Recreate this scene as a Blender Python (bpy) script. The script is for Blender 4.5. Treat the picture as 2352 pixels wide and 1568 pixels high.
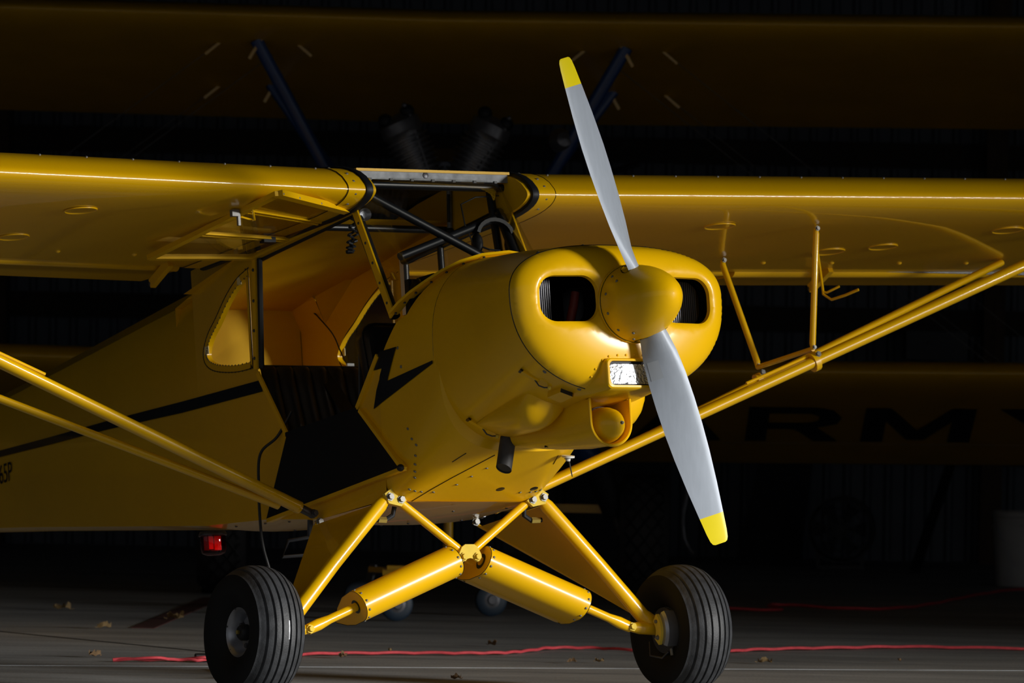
import bpy, bmesh, math, random
from mathutils import Vector, Matrix, geometry
random.seed(7)
for o in list(bpy.data.objects): bpy.data.objects.remove(o)
sc = bpy.context.scene
COL = sc.collection
R = math.radians
# ------------------------------------------------------------------ camera
YAW, PIT, ROL, TH = R(31.1892), R(-0.43154), R(1.17732), R(9.37047)
CAM = Vector((-14.2168, -22.5960, 0.06357))
FLOOR = -1.447
cam = bpy.data.objects.new('camera', bpy.data.cameras.new('camera'))
COL.objects.link(cam); sc.camera = cam
fw = Vector((math.sin(YAW)*math.cos(PIT), math.cos(YAW)*math.cos(PIT), math.sin(PIT)))
rt0 = Vector((math.cos(YAW), -math.sin(YAW), 0)); up0 = rt0.cross(fw)
rt = rt0*math.cos(ROL)+up0*math.sin(ROL); up = -rt0*math.sin(ROL)+up0*math.cos(ROL)
m = Matrix((rt, up, -fw)).transposed().to_4x4(); m.translation = CAM
cam.matrix_world = m
cam.data.sensor_width = 36; cam.data.lens = 17304.34/2352*36
cam.data.clip_start = .5; cam.data.clip_end = 300
cam.data.dof.use_dof = True; cam.data.dof.focus_distance = 26.9; cam.data.dof.aperture_fstop = 7.0
# ------------------------------------------------------------------ world, sun, exposure
w = bpy.data.worlds.new('overcast_sky'); sc.world = w; w.use_nodes = True
bgn = w.node_tree.nodes['Background']
bgn.inputs[0].default_value = (.93, .96, 1, 1); bgn.inputs[1].default_value = .28
sun = bpy.data.objects.new('sun', bpy.data.lights.new('sun', 'SUN')); COL.objects.link(sun)
sun.data.energy = 4.3; sun.data.angle = R(13); sun.data.color = (1, .98, .94)
SUN_AZ, SUN_EL = R(32.5), R(10.5)     # azimuth from the nose axis towards the left wing, elevation
sd = Vector((math.sin(SUN_AZ)*math.cos(SUN_EL), -math.cos(SUN_AZ)*math.cos(SUN_EL), math.sin(SUN_EL)))
sun.rotation_euler = sd.to_track_quat('Z', 'Y').to_euler()
vs = sc.view_settings
vs.view_transform = 'Standard'; vs.look = 'None'; vs.gamma = 1; vs.use_curve_mapping = False
vs.exposure = 0.0
# ------------------------------------------------------------------ materials
MAT = {}
def mat(name, col, rough=.5, metal=0, coat=0, spec=.5, noise=.0, nscale=8, bump=0, bscale=60, emit=0, coatr=.05, stretch=None):
    if name in MAT: return MAT[name]
    mt = bpy.data.materials.new(name); mt.use_nodes = True
    nt = mt.node_tree; b = nt.nodes['Principled BSDF']
    b.inputs['Base Color'].default_value = (*col, 1)
    b.inputs['Roughness'].default_value = rough; b.inputs['Metallic'].default_value = metal
    b.inputs['Coat Weight'].default_value = coat; b.inputs['Coat Roughness'].default_value = coatr
    b.inputs['Specular IOR Level'].default_value = spec
    if emit:
        b.inputs['Emission Color'].default_value = (*col, 1); b.inputs['Emission Strength'].default_value = emit
    tc = nt.nodes.new('ShaderNodeTexCoord'); src = tc.outputs['Object']
    if stretch:
        mp = nt.nodes.new('ShaderNodeMapping'); mp.inputs['Scale'].default_value = stretch
        nt.links.new(src, mp.inputs[0]); src = mp.outputs[0]
    if noise:
        n = nt.nodes.new('ShaderNodeTexNoise'); n.inputs['Scale'].default_value = nscale; n.inputs['Detail'].default_value = 6
        nt.links.new(src, n.inputs['Vector'])
        r = nt.nodes.new('ShaderNodeMapRange'); r.inputs[1].default_value = .3; r.inputs[2].default_value = .7
        r.inputs[3].default_value = 1-noise; r.inputs[4].default_value = 1+noise
        nt.links.new(n.outputs[0], r.inputs[0])
        mx = nt.nodes.new('ShaderNodeMix'); mx.data_type = 'RGBA'; mx.blend_type = 'MULTIPLY'; mx.inputs[0].default_value = 1
        mx.inputs[6].default_value = (*col, 1); nt.links.new(r.outputs[0], mx.inputs[7])
        nt.links.new(mx.outputs[2], b.inputs['Base Color'])
    if bump:
        n2 = nt.nodes.new('ShaderNodeTexNoise'); n2.inputs['Scale'].default_value = bscale; n2.inputs['Detail'].default_value = 4
        nt.links.new(src, n2.inputs['Vector'])
        bp = nt.nodes.new('ShaderNodeBump'); bp.inputs['Strength'].default_value = bump; bp.inputs['Distance'].default_value = .01
        nt.links.new(n2.outputs[0], bp.inputs['Height']); nt.links.new(bp.outputs[0], b.inputs['Normal'])
    MAT[name] = mt; return mt
YEL = (.82, .462, .0)
mat('yellow_paint', YEL, .38, coat=.22, coatr=.14, spec=.25, noise=.03, nscale=3, bump=.05, bscale=3.2)
mat('yellow_fabric', (.78, .43, .0), .38, coat=.6, coatr=.03, spec=.3, noise=.05, nscale=2, bump=.02, bscale=3)
mat('yellow_tube', (.82, .462, .0), .3, coat=.5, spec=.4, noise=.04, nscale=9)
mat('yellow_inside', (.76, .43, .0), .6, spec=.2, noise=.06, nscale=3)
mat('yellow_tip', (.82, .66, .0), .4, spec=.35, noise=.03, nscale=12)
mat('bracket_yellow', (.70, .50, .05), .6, spec=.2, noise=.08, nscale=30)
mat('black_paint', (.0035, .0038, .005), .35, coat=.3, spec=.3)
mat('black_rubber', (.008, .0085, .010), .55, spec=.35)
mat('tire_rubber', (.034, .036, .040), .55, spec=.4, noise=.35, nscale=28, bump=.12, bscale=160)
mat('tire_wall', (.006, .0065, .007), .65, spec=.2)
mat('leather', (.006, .0062, .007), .42, spec=.45, noise=.2, nscale=20, bump=.08, bscale=120)
mat('black_lining', (.003, .003, .0035), .45, spec=.3)
mat('black_tube', (.006, .007, .009), .38, spec=.5)
mat('wheel_metal', (.30, .31, .34), .33, metal=.7, noise=.1, nscale=14)
mat('bolt_metal', (.20, .195, .18), .5, metal=.5)
mat('dark_metal', (.07, .07, .075), .4, metal=.6, noise=.2, nscale=30)
mat('grey_strip', (.20, .21, .22), .55, metal=.2, noise=.35, nscale=26)
mat('exhaust_steel', (.05, .048, .047), .62, metal=.4, noise=.15, nscale=40)
mat('fin_metal', (.22, .22, .24), .45, metal=.3)
mat('inlet_shade', (.0025, .0025, .0028), .95, spec=.0)  # near-black that paints the shade inside the engine inlets
mat('red_seal', (.16, .016, .006), .6, noise=.2, nscale=40)
mat('white_plastic', (.62, .62, .58), .45, noise=.06, nscale=20)
mat('brass', (.55, .42, .10), .35, metal=.8)
mat('tape_white', (.80, .66, .30), .5)
mat('prop_alloy', (.36, .40, .46), .5, metal=.15, spec=.4, noise=.05, nscale=10, bump=.02, bscale=90, stretch=(6, 6, 1))
mat('patch_white', (.36, .37, .40), .4, noise=.6, nscale=60)
mat('beacon_white', (.55, .5, .48), .4)
mat('decal', (.34, .37, .41), .5)
mat('glare_clip_white', (.80, .80, .78), .4)
mat('blue_paint', (.005, .034, .14), .4, coat=.2, noise=.1, nscale=8)
mat('old_yellow', (.46, .25, .002), .42, coat=.5, coatr=.12, spec=.3, noise=.1, nscale=3)
mat('letter_black', (.004, .005, .009), .5, spec=.3)
mat('old_black', (.008, .009, .012), .6, spec=.3)
mat('old_metal', (.12, .12, .13), .4, metal=.6, noise=.25, nscale=25)
mat('tread', (.03, .03, .033), .7, spec=.25)
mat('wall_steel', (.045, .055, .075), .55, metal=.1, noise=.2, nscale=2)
mat('wood', (.045, .024, .012), .75, noise=.3, nscale=6, stretch=(8, 8, .6))
mat('dark_wood', (.018, .013, .009), .8, noise=.3, nscale=6)
mat('roof_dark', (.03, .032, .036), .7, noise=.2, nscale=1)
mat('cord_red', (.55, .06, .075), .5, spec=.35, noise=.15, nscale=30)
mat('cord_black', (.004, .004, .004), .5)
mat('leaf_brown', (.13, .075, .03), .8, noise=.3, nscale=50)
mat('leaf_tan', (.20, .13, .05), .8, noise=.3, nscale=50)
mat('bucket_white', (.30, .30, .30), .5, noise=.12, nscale=10)
mat('paint_red', (.075, .022, .020), .6, noise=.3, nscale=9)
mat('joint_pale', (.24, .25, .26), .7, noise=.35, nscale=4)
mat('joint_dark', (.012, .012, .013), .9)
mat('caster_blue', (.012, .03, .055), .5)
mat('glint_white', (.9, .93, 1.0), .5, emit=1.2)
mat('dark_grey', (.03, .032, .037), .6, noise=.2, nscale=9)
mat('asphalt', (.055, .055, .055), .9, noise=.25, nscale=3)
mat('fan_grey', (.03, .033, .04), .55)
def glass(name, tint, fac_ior, rough=.02):
    mt = bpy.data.materials.new(name); mt.use_nodes = True; nt = mt.node_tree
    for n in list(nt.nodes):
        if n.type != 'OUTPUT_MATERIAL': nt.nodes.remove(n)
    out = nt.nodes['Material Output']
    t = nt.nodes.new('ShaderNodeBsdfTransparent'); t.inputs[0].default_value = (*tint, 1)
    g = nt.nodes.new('ShaderNodeBsdfGlossy'); g.inputs['Roughness'].default_value = rough
    lw = nt.nodes.new('ShaderNodeLayerWeight'); lw.inputs[0].default_value = .5
    pw = nt.nodes.new('ShaderNodeMath'); pw.operation = 'POWER'; pw.inputs[1].default_value = 5; nt.links.new(lw.outputs['Facing'], pw.inputs[0])
    f = nt.nodes.new('ShaderNodeMath'); f.operation = 'MULTIPLY_ADD'; f.inputs[1].default_value = .6; f.inputs[2].default_value = fac_ior
    nt.links.new(pw.outputs[0], f.inputs[0])
    mx = nt.nodes.new('ShaderNodeMixShader')
    nt.links.new(f.outputs[0], mx.inputs[0]); nt.links.new(t.outputs[0], mx.inputs[1]); nt.links.new(g.outputs[0], mx.inputs[2])
    nt.links.new(mx.outputs[0], out.inputs[0]); MAT[name] = mt
glass('clear_glass', (.90, .90, .88), .025)
glass('red_glass', (.95, .03, .012), .03)
def lens_mat():
    mt = mat('lamp_lens', (.85, .87, .9), .16, metal=.9, bump=.5, bscale=70)
lens_mat()
def concrete():
    mt = bpy.data.materials.new('concrete'); mt.use_nodes = True; nt = mt.node_tree; b = nt.nodes['Principled BSDF']
    tc = nt.nodes.new('ShaderNodeTexCoord')
    mp = nt.nodes.new('ShaderNodeMapping'); mp.inputs['Rotation'].default_value = (0, 0, R(14)); mp.inputs['Scale'].default_value = (.55, 2.6, 1)
    nt.links.new(tc.outputs['Object'], mp.inputs[0])
    n = nt.nodes.new('ShaderNodeTexNoise'); n.inputs['Scale'].default_value = 1.3; n.inputs['Detail'].default_value = 9; n.inputs['Roughness'].default_value = .65
    nt.links.new(mp.outputs[0], n.inputs['Vector'])
    r = nt.nodes.new('ShaderNodeValToRGB')
    r.color_ramp.elements[0].position = .32; r.color_ramp.elements[0].color = (.195, .20, .203, 1)
    r.color_ramp.elements[1].position = .72; r.color_ramp.elements[1].color = (.44, .45, .452, 1)
    nt.links.new(n.outputs[0], r.inputs[0])
    n2 = nt.nodes.new('ShaderNodeTexNoise'); n2.inputs['Scale'].default_value = 90; n2.inputs['Detail'].default_value = 3
    nt.links.new(tc.outputs['Object'], n2.inputs['Vector'])
    mr = nt.nodes.new('ShaderNodeMapRange'); mr.inputs[1].default_value = .35; mr.inputs[2].default_value = .65; mr.inputs[3].default_value = .82; mr.inputs[4].default_value = 1.15
    nt.links.new(n2.outputs[0], mr.inputs[0])
    mx = nt.nodes.new('ShaderNodeMix'); mx.data_type = 'RGBA'; mx.blend_type = 'MULTIPLY'; mx.inputs[0].default_value = 1
    nt.links.new(r.outputs[0], mx.inputs[6]); nt.links.new(mr.outputs[0], mx.inputs[7]); nt.links.new(mx.outputs[2], b.inputs['Base Color'])
    b.inputs['Roughness'].default_value = .62; b.inputs['Specular IOR Level'].default_value = .3
    bp = nt.nodes.new('ShaderNodeBump'); bp.inputs['Strength'].default_value = .15; bp.inputs['Distance'].default_value = .004
    nt.links.new(n2.outputs[0], bp.inputs['Height']); nt.links.new(bp.outputs[0], b.inputs['Normal'])
    MAT['concrete'] = mt
concrete()
# ------------------------------------------------------------------ mesh helpers
V = Vector
class MB:
    def __init__(s): s.v = []; s.f = []
    def add(s, vs_, fs):
        k = len(s.v); s.v += [tuple(p) for p in vs_]; s.f += [tuple(i+k for i in f) for f in fs]; return s
    def box(s, c, d, rot=None):
        c = V(c); h = V(d)/2; M = rot or Matrix.Identity(3)
        vs_ = [c+M@V((x*h.x, y*h.y, z*h.z)) for x in (-1, 1) for y in (-1, 1) for z in (-1, 1)]
        return s.add(vs_, [(0, 1, 3, 2), (4, 6, 7, 5), (0, 4, 5, 1), (2, 3, 7, 6), (0, 2, 6, 4), (1, 5, 7, 3)])
    def bar(s, a, b, wd, th, upv=(0, 0, 1)):
        a, b = V(a), V(b); d = (b-a); L = d.length; d.normalize(); x = d.cross(V(upv))
        if x.length < 1e-4: x = d.cross(V((1, 0, 0)))
        x.normalize(); z = x.cross(d)
        return s.box((a+b)/2, (wd, L, th), Matrix((x, d, z)).transposed())
    def tube(s, pts, r, n=12, cap=True, prof=None, upv=(0, 0, 1)):
        pts = [V(p) for p in pts]; k = len(pts)
        rs = r if isinstance(r, (list, tuple)) else [r]*k
        rings = []; prev = None
        for i, p in enumerate(pts):
            t = (pts[min(i+1, k-1)]-pts[max(i-1, 0)]).normalized()
            if prev is None:
                x = t.cross(V(upv))
                if x.length < 1e-3: x = t.cross(V((1, 0, 0)))
                x.normalize()
            else:
                x = prev-t*prev.dot(t); x.normalize()
            prev = x; z = x.cross(t)
            if prof: rings.append([p+x*(a*rs[i])+z*(b*rs[i]) for a, b in prof])
            else: rings.append([p+x*(math.cos(j*2*math.pi/n)*rs[i])+z*(math.sin(j*2*math.pi/n)*rs[i]) for j in range(n)])
        return s.loft(rings, closed=True, cap=cap)
    def loft(s, rings, closed=True, cap=False):
        n = len(rings[0]); vs_ = [p for r_ in rings for p in r_]; fs = []
        for i in range(len(rings)-1):
            for j in range(n if closed else n-1):
                a = i*n+j; b = i*n+(j+1) % n
                fs.append((a, b, b+n, a+n))
        if cap: fs.append(tuple(range(n))[::-1]); fs.append(tuple((len(rings)-1)*n+j for j in range(n)))
        return s.add(vs_, fs)
    def lathe(s, prof, org, axis, n=32, refv=None, a0=0, a1=2*math.pi):
        ax = V(axis).normalized(); x = V(refv) if refv else (ax.orthogonal()); x = (x-ax*x.dot(ax)).normalized(); y = ax.cross(x); o = V(org)
        full = abs(a1-a0-2*math.pi) < 1e-6
        k = n if full else n+1
        rings = [[o+ax*h+(x*math.cos(a0+(a1-a0)*j/n)+y*math.sin(a0+(a1-a0)*j/n))*r_ for j in range(k)] for r_, h in prof]
        return s.loft(rings, closed=full)
    def ball(s, c, rad, n=12, m_=8, half=None):
        c = V(c); rad = V(rad) if isinstance(rad, (tuple, list, Vector)) else V((rad,)*3)
        rings = []
        for i in range(m_+1):
            a = -math.pi/2+math.pi*i/m_
            rings.append([c+V((math.cos(a)*math.cos(j*2*math.pi/n)*rad.x, math.cos(a)*math.sin(j*2*math.pi/n)*rad.y, math.sin(a)*rad.z)) for j in range(n)])
        return s.loft(rings)
    def prism(s, poly, off):
        off = V(off); poly = [V(p) for p in poly]; n = len(poly)
        vs_ = poly+[p+off for p in poly]
        fs = [tuple(range(n))[::-1], tuple(range(n, 2*n))]+[(i, (i+1) % n, (i+1) % n+n, i+n) for i in range(n)]
        return s.add(vs_, fs)
    def disc(s, c, nrm, r, h, n=10, dome=True):
        prof = [(r, 0), (r*.95, h*.5), (r*.6, h*.9), (0.0001, h)] if dome else [(r, 0), (r, h), (0.0001, h)]
        return s.lathe(prof, c, nrm, n)
    def hexbolt(s, c, nrm, r, h):
        return s.lathe([(r*1.5, 0), (r*1.5, h*.25), (r, h*.25), (r, h), (0.0001, h)], c, nrm, 6)
def obj(name, mb, mt, parent=None, smooth=40, kind=None, label=None, loc=None):
    me = bpy.data.meshes.new(name)
    bm = bmesh.new()
    vv = [bm.verts.new(p) for p in mb.v]
    for f in mb.f:
        ids = []
        for i in f:
            if i not in ids: ids.append(i)
        try: bm.faces.new([vv[i] for i in ids])
        except ValueError: pass
    bmesh.ops.remove_doubles(bm, verts=bm.verts, dist=2e-5)
    bmesh.ops.recalc_face_normals(bm, faces=bm.faces)
    if smooth:
        for f in bm.faces: f.smooth = True
        for e in bm.edges:
            if len(e.link_faces) == 2 and e.calc_face_angle(0) > R(smooth): e.smooth = False
    bm.to_mesh(me); bm.free()
    me.materials.append(MAT[mt])
    o = bpy.data.objects.new(name, me); COL.objects.link(o)
    if parent:
        o.parent = parent
        if 'off' in parent: o.location = parent['off'][:]
    if loc: o.location = loc
    if kind: o['kind'] = kind
    if label: o['label'] = label
    return o
def tag(o, label, cat, group=None):
    o['label'] = label; o['category'] = cat
    if group: o['group'] = group
    return o
def empty(name, loc, rot=(0, 0, 0)):
    e = bpy.data.objects.new(name, None); e.location = loc; e.rotation_euler = rot; e.empty_display_size = .2; COL.objects.link(e); return e
def cdt(outer, holes=(), inner=()):
    """triangulate a 2D region with holes; returns verts, faces"""
    pts = []; edges = []
    for loop in (outer, *holes):
        k = len(pts); pts += [V(p[:2]) for p in loop]; n = len(loop)
        edges += [(k+i, k+(i+1) % n) for i in range(n)]
    pts += [V(p) for p in inner]
    r = geometry.delaunay_2d_cdt(pts, edges, [], 0, 1e-6)
    def inside(loop, x, y):
        c = False; n = len(loop)
        for i in range(n):
            x0, y0 = loop[i][:2]; x1, y1 = loop[(i+1) % n][:2]
            if (y0 > y) != (y1 > y) and x < (x1-x0)*(y-y0)/(y1-y0)+x0: c = not c
        return c
    fs = []
    for f in r[2]:
        cx = sum(r[0][i].x for i in f)/len(f); cy = sum(r[0][i].y for i in f)/len(f)
        if inside(outer, cx, cy) and not any(inside(h, cx, cy) for h in holes): fs.append(tuple(f))
    return [tuple(p) for p in r[0]], fs
def lerp(a, b, t): return a+(b-a)*t
def interp(tab, x):
    if x <= tab[0][0]: return tab[0][1:]
    for p, q in zip(tab, tab[1:]):
        if x <= q[0]:
            t = (x-p[0])/(q[0]-p[0]); return tuple(lerp(a, b, t) for a, b in zip(p[1:], q[1:]))
    return tab[-1][1:]
# hangar frame: u to the right, v deeper into the building, measured from the camera on the floor
def HW(u, v, h=0):
    return V((CAM.x+u*math.cos(YAW)+v*math.sin(YAW), CAM.y-u*math.sin(YAW)+v*math.cos(YAW), FLOOR+h))
HROT = (0, 0, -YAW)
def hangar_obj(name, mb, mt, **k):          # geometry given as (u, v, h)
    o = obj(name, mb, mt, **k); o.location = HW(0, 0, 0); o.rotation_euler = HROT; return o

# ================================================================== SETTING
def setting():
    U0, U1, V0, V1, HT = -9.0, 23.0, 21.5, 42.3, 5.2
    hd = 4.3       # door header height
    f = hangar_obj('floor', MB().box(((U0+U1)/2, (V0+V1)/2, -.1), (U1-U0+.4, V1-V0+.4, .2)), 'concrete', smooth=0); f['kind'] = 'structure'
    g = hangar_obj('ground_apron', MB().box((0, V0/2-20.2, -.11), (90, V0+40, .18)), 'asphalt', smooth=0); g['kind'] = 'structure'
    c = hangar_obj('ceiling', MB().box(((U0+U1)/2, (V0+V1)/2, HT+.1), (U1-U0+.4, V1-V0+.4, .2)), 'roof_dark', smooth=0); c['kind'] = 'structure'
    for nm, u in (('wall_left', U0-.1), ('wall_right', U1+.1)):
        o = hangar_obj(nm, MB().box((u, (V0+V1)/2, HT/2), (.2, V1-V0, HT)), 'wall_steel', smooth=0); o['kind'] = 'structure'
    # front wall with a wide opening
    fwm = MB().box(((U0+U1)/2, V0+.1, (hd+HT)/2), (U1-U0, .2, HT-hd)).box((U0+.6, V0+.1, hd/2), (1.2, .2, hd)).box((U1-.15, V0+.1, hd/2), (.3, .2, hd))
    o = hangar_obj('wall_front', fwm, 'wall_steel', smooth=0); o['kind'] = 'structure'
    # back wall: ribbed steel sheets
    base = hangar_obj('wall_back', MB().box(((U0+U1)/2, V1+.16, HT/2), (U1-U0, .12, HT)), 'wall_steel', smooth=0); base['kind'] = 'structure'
    pw = .92; u = U0; sh = None
    prof = []
    for k in range(8):
        x = k*pw/8
        prof += [(x, 0), (x+.068, 0), (x+.079, -.022), (x+.103, -.022)]
    prof.append((pw, 0))
    mb = MB().loft([[V((x, y, 0)) for x, y in prof], [V((x, y, HT)) for x, y in prof]], closed=False)
    while u < U1-.1:
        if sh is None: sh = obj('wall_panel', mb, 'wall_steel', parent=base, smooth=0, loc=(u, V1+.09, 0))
        else:
            s2 = sh.copy(); COL.objects.link(s2); s2.location = (u, V1+.09, 0)
        u += pw
    # wooden posts and girts on the back wall
    k = 1
    for u in (-5.4, -2.9, 2.70, 5.4):
        o = hangar_obj('trim_%d' % k, MB().box((u, V1-.03, HT/2), (.12, .14, HT)), 'wood', smooth=0); o['kind'] = 'structure'; k += 1
    for h in (.42+.2, 1.35, 2.28, 3.3, 4.3):
        o = hangar_obj('trim_%d' % k, MB().box(((U0+U1)/2, V1+.045, h), (U1-U0, .06, .14)), 'dark_wood', smooth=0); o['kind'] = 'structure'; k += 1
    # floor joints and an old painted line
    j = MB().bar((-3.2, 3.90, FLOOR+.001), (6.5, 1.43, FLOOR+.001), .010, .003); o = obj('trim_%d' % k, j, 'joint_pale', smooth=0); o['kind'] = 'structure'; k += 1
    j = MB().bar((.40, 6.6, FLOOR+.001), (.56, 3.6, FLOOR+.001), .008, .003); o = obj('trim_%d' % k, j, 'joint_dark', smooth=0); o['kind'] = 'structure'; k += 1
    j = MB().bar((1.23, 5.94, FLOOR+.0015), (3.05, 8.6, FLOOR+.0015), .10, .003); o = obj('trim_%d' % k, j, 'paint_red', smooth=0); o['kind'] = 'structure'; k += 1
setting()

# ================================================================== SUPER CUB
BASE = V((0, 1.29, FLOOR))
cub = empty('airplane', BASE, (-TH, 0, 0))
tag(cub, 'yellow high-wing light airplane with silver two-blade propeller and open side door', 'airplane')
ROT = Matrix.Rotation(-TH, 3, 'X')
OFF = -(ROT.inverted() @ BASE)
cub['off'] = [OFF.x, OFF.y, OFF.z]
def A(name, mb, mt, smooth=40, **k): return obj(name, mb, mt, cub, smooth, **k)
def S(name, mb, mt, parent, smooth=40, **k): return obj(name, mb, mt, parent, smooth, **k)
def toworld(p): return ROT @ V(p)

# ---- body sections
#           y    hw    zc    ztop  zbot   nt   nb
SEC = [(.174, .443, .05, .242, -.290, 2.6, 2.2), (.35, .412, .032, .265, -.308, 2.6, 2.25),
       (.55, .376, .008, .287, -.335, 2.6, 2.3), (.91, .333, -.03, .315, -.388, 2.5, 2.5)]
BSEC = [(.87, .334, -.03, .314, -.402, 2.5, 3.2), (1.00, .334, -.04, .320, -.440, 2.5, 4.8),
        (1.15, .333, -.06, .320, -.485, 2.5, 7.5), (1.31, .332, -.08, .320, -.533, 2.5, 12.0)]
YS = .174                       # seam between nose bowl and engine cowl
def sec_pt(y, a, SEC=SEC):
    """a: 0 = top, pi/2 = +x side, pi = bottom"""
    hw, zc, zt, zb, nt_, nb_ = interp(SEC, y)
    s_, c_ = math.sin(a), math.cos(a)
    n = nt_ if c_ >= 0 else nb_
    x = math.copysign(abs(s_)**(2/n), s_)*hw
    z = zc+(abs(c_)**(2/n))*(zt-zc if c_ >= 0 else -(zc-zb))
    return V((x, y, z))
def smooth_loft(y0, y1, ny, na=96, a0=0, a1=2*math.pi):
    rings = []
    for i in range(ny+1):
        y = lerp(y0, y1, i/ny)
        rings.append([sec_pt(y, a0+(a1-a0)*j/na) for j in range(na if abs(a1-a0-2*math.pi) < 1e-6 else na+1)])
    return rings
# ---- engine cowl
cowl = A('engine_cowl', MB().loft(smooth_loft(YS+.002, .905, 16)), 'yellow_paint')
# cowl rear lip
S('cowl_rear_edge', MB().tube([sec_pt(.905, j*2*math.pi/64) for j in range(65)], .0013, 5, cap=False), 'black_paint', cowl)
# ---- nose bowl (front face with two inlets)
def bowl():
    def oval(a, rho):
        p = sec_pt(YS, a); c = V((0, 0, .0)); return V((p.x*rho, (p.z-c.z)*rho))
    hw, zc, zt, zb, nt_, nb_ = SEC[0][1:]
    def rho_of(x, z):
        lo, hi = .02, 3.0
        for _ in range(34):
            m_ = (lo+hi)/2; X, Zz = abs(x)/m_, z/m_-zc
            n, h = (nt_, zt-zc) if Zz > 0 else (nb_, zc-zb)
            if (X/hw)**n+(abs(Zz)/h)**n > 1: lo = m_
            else: hi = m_
        return lo
    def rr(cx, cz, hx, hz, r_, k=9):
        out = []
        for (sx, sz, a0) in ((1, 1, 0), (-1, 1, 90), (-1, -1, 180), (1, -1, 270)):
            for i in range(k):
                a = R(a0+90*i/(k-1)); out.append((cx+sx*(hx-r_)+math.cos(a)*r_, cz+sz*(hz-r_)+math.sin(a)*r_))
        return out
    holes = [rr(s_*.243, .036, .114, .083, .062) for s_ in (-1, 1)]
    def hd(x, z):
        d = 9
        for s_ in (-1, 1):
            qx = abs(x-s_*.243)-(.114-.062); qz = abs(z-.036)-(.083-.062)
            d = min(d, math.hypot(max(qx, 0), max(qz, 0))+min(max(qx, qz), 0)-.062)
        return d
    rim = [(sec_pt(YS, a*2*math.pi/160).x, sec_pt(YS, a*2*math.pi/160).z) for a in range(160)]
    inner = []
    for rho in (.985, .96, .93, .89, .84, .78, .70, .60, .48, .34, .2):
        k = max(10, int(110*rho))
        for j in range(k):
            p = oval(j*2*math.pi/k, rho)
            if hd(p.x, p.y) > .007: inner.append((p.x, p.y))
    for s_ in (-1, 1):
        for e in (.004, .009, .016, .025):
            for p in rr(s_*.243, .036, .114+e, .083+e, .062+e, 9): inner.append(p)
    inner.append((0, 0))
    vs2, fs = cdt(rim, holes, inner)
    def yy(x, z):
        rho = min(1, rho_of(x, z) if x or z else 0); y = .070+.104*(1-(max(0, 1-rho**4.2))**.62)
        d = hd(x, z)
        if d < .028: y += .014*(1-max(d, 0)/.028)**2
        return y
    mb = MB().add([(x, yy(x, z), z) for x, z in vs2], fs)
    b = A('nose_bowl', mb, 'yellow_paint', smooth=60)
    for h, s_ in zip(holes, (-1, 1)):
        r0 = [V((x, yy(x, z), z)) for x, z in h]
        cx = s_*.243
        r1 = [V((cx+(p.x-cx)*.97, p.y+.015, .036+(p.z-.036)*.97)) for p in r0]
        r2 = [V((cx+(p.x-cx)*.985, .185, .036+(p.z-.036)*.985)) for p in r0]
        S('inlet_lip', MB().loft([r0, r1]), 'yellow_paint', b)
        S('inlet_duct', MB().loft([r1, r2]), 'inlet_shade', b)
        # finned cylinder seen through the inlet
        fm = MB()
        for i in range(15):
            x = s_*(.366-.0085*i)
            fm.box((x, .26, .03), (.0028, .08, .19))
        fm.box((s_*.30, .33, .03), (.12, .06, .19))
        S('cylinder_fins', fm, 'fin_metal', b, smooth=0, kind='stuff')
        fm = MB()
        for i in range(24): fm.box((s_*(.235-.0042*i), .36, .03), (.0014, .10, .22))
        fm.box((s_*.17, .43, .03), (.17, .03, .24))
        S('cylinder_baffle', fm, 'inlet_shade', b, smooth=0, kind='stuff')
    S('red_baffle_seal', MB().tube([(-.168, .235, -.07), (-.158, .235, -.02), (-.142, .235, .03), (-.130, .235, .08)], .017, 10), 'red_seal', b)
    S('baffle_plate', MB().box((-.315, .215, -.045), (.07, .02, .03)), 'dark_metal', b, smooth=0)
    A('engine_light_block', MB().box((0, .62, -.02), (.50, .30, .40)), 'inlet_shade', smooth=0)  # plain dark box in place of the engine, added to block light
    # rivets round the lamp and seam
    S('bowl_seam', MB().tube([sec_pt(YS+.001, j*2*math.pi/96) for j in range(97)], .0024, 5, cap=False), 'black_paint', b)
    rv = MB()
    for px, pz in ((-.152, -.215), (-.13, -.185), (-.105, -.172), (-.07, -.168), (-.035, -.167), (0, -.166), (.035, -.167), (.07, -.168), (-.16, -.24)):
        rv.disc((px, yy(px, pz), pz), (0, -1, -.2), .0045, .0035)
    S('rivets', rv, 'yellow_paint', b, kind='stuff')
    sm = MB()
    for a in (200, 170, 185, 222, 150, 15, 350, 40, 322):
        p = sec_pt(YS+.022, R(a)); q = V((p.x, 0, p.z-.0)).normalized(); sm.disc(p-q*.0015, q, .0085, .0055)
    S('cowl_screws', sm, 'bolt_metal', b, kind='stuff')
    return b
bw = bowl()
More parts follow.
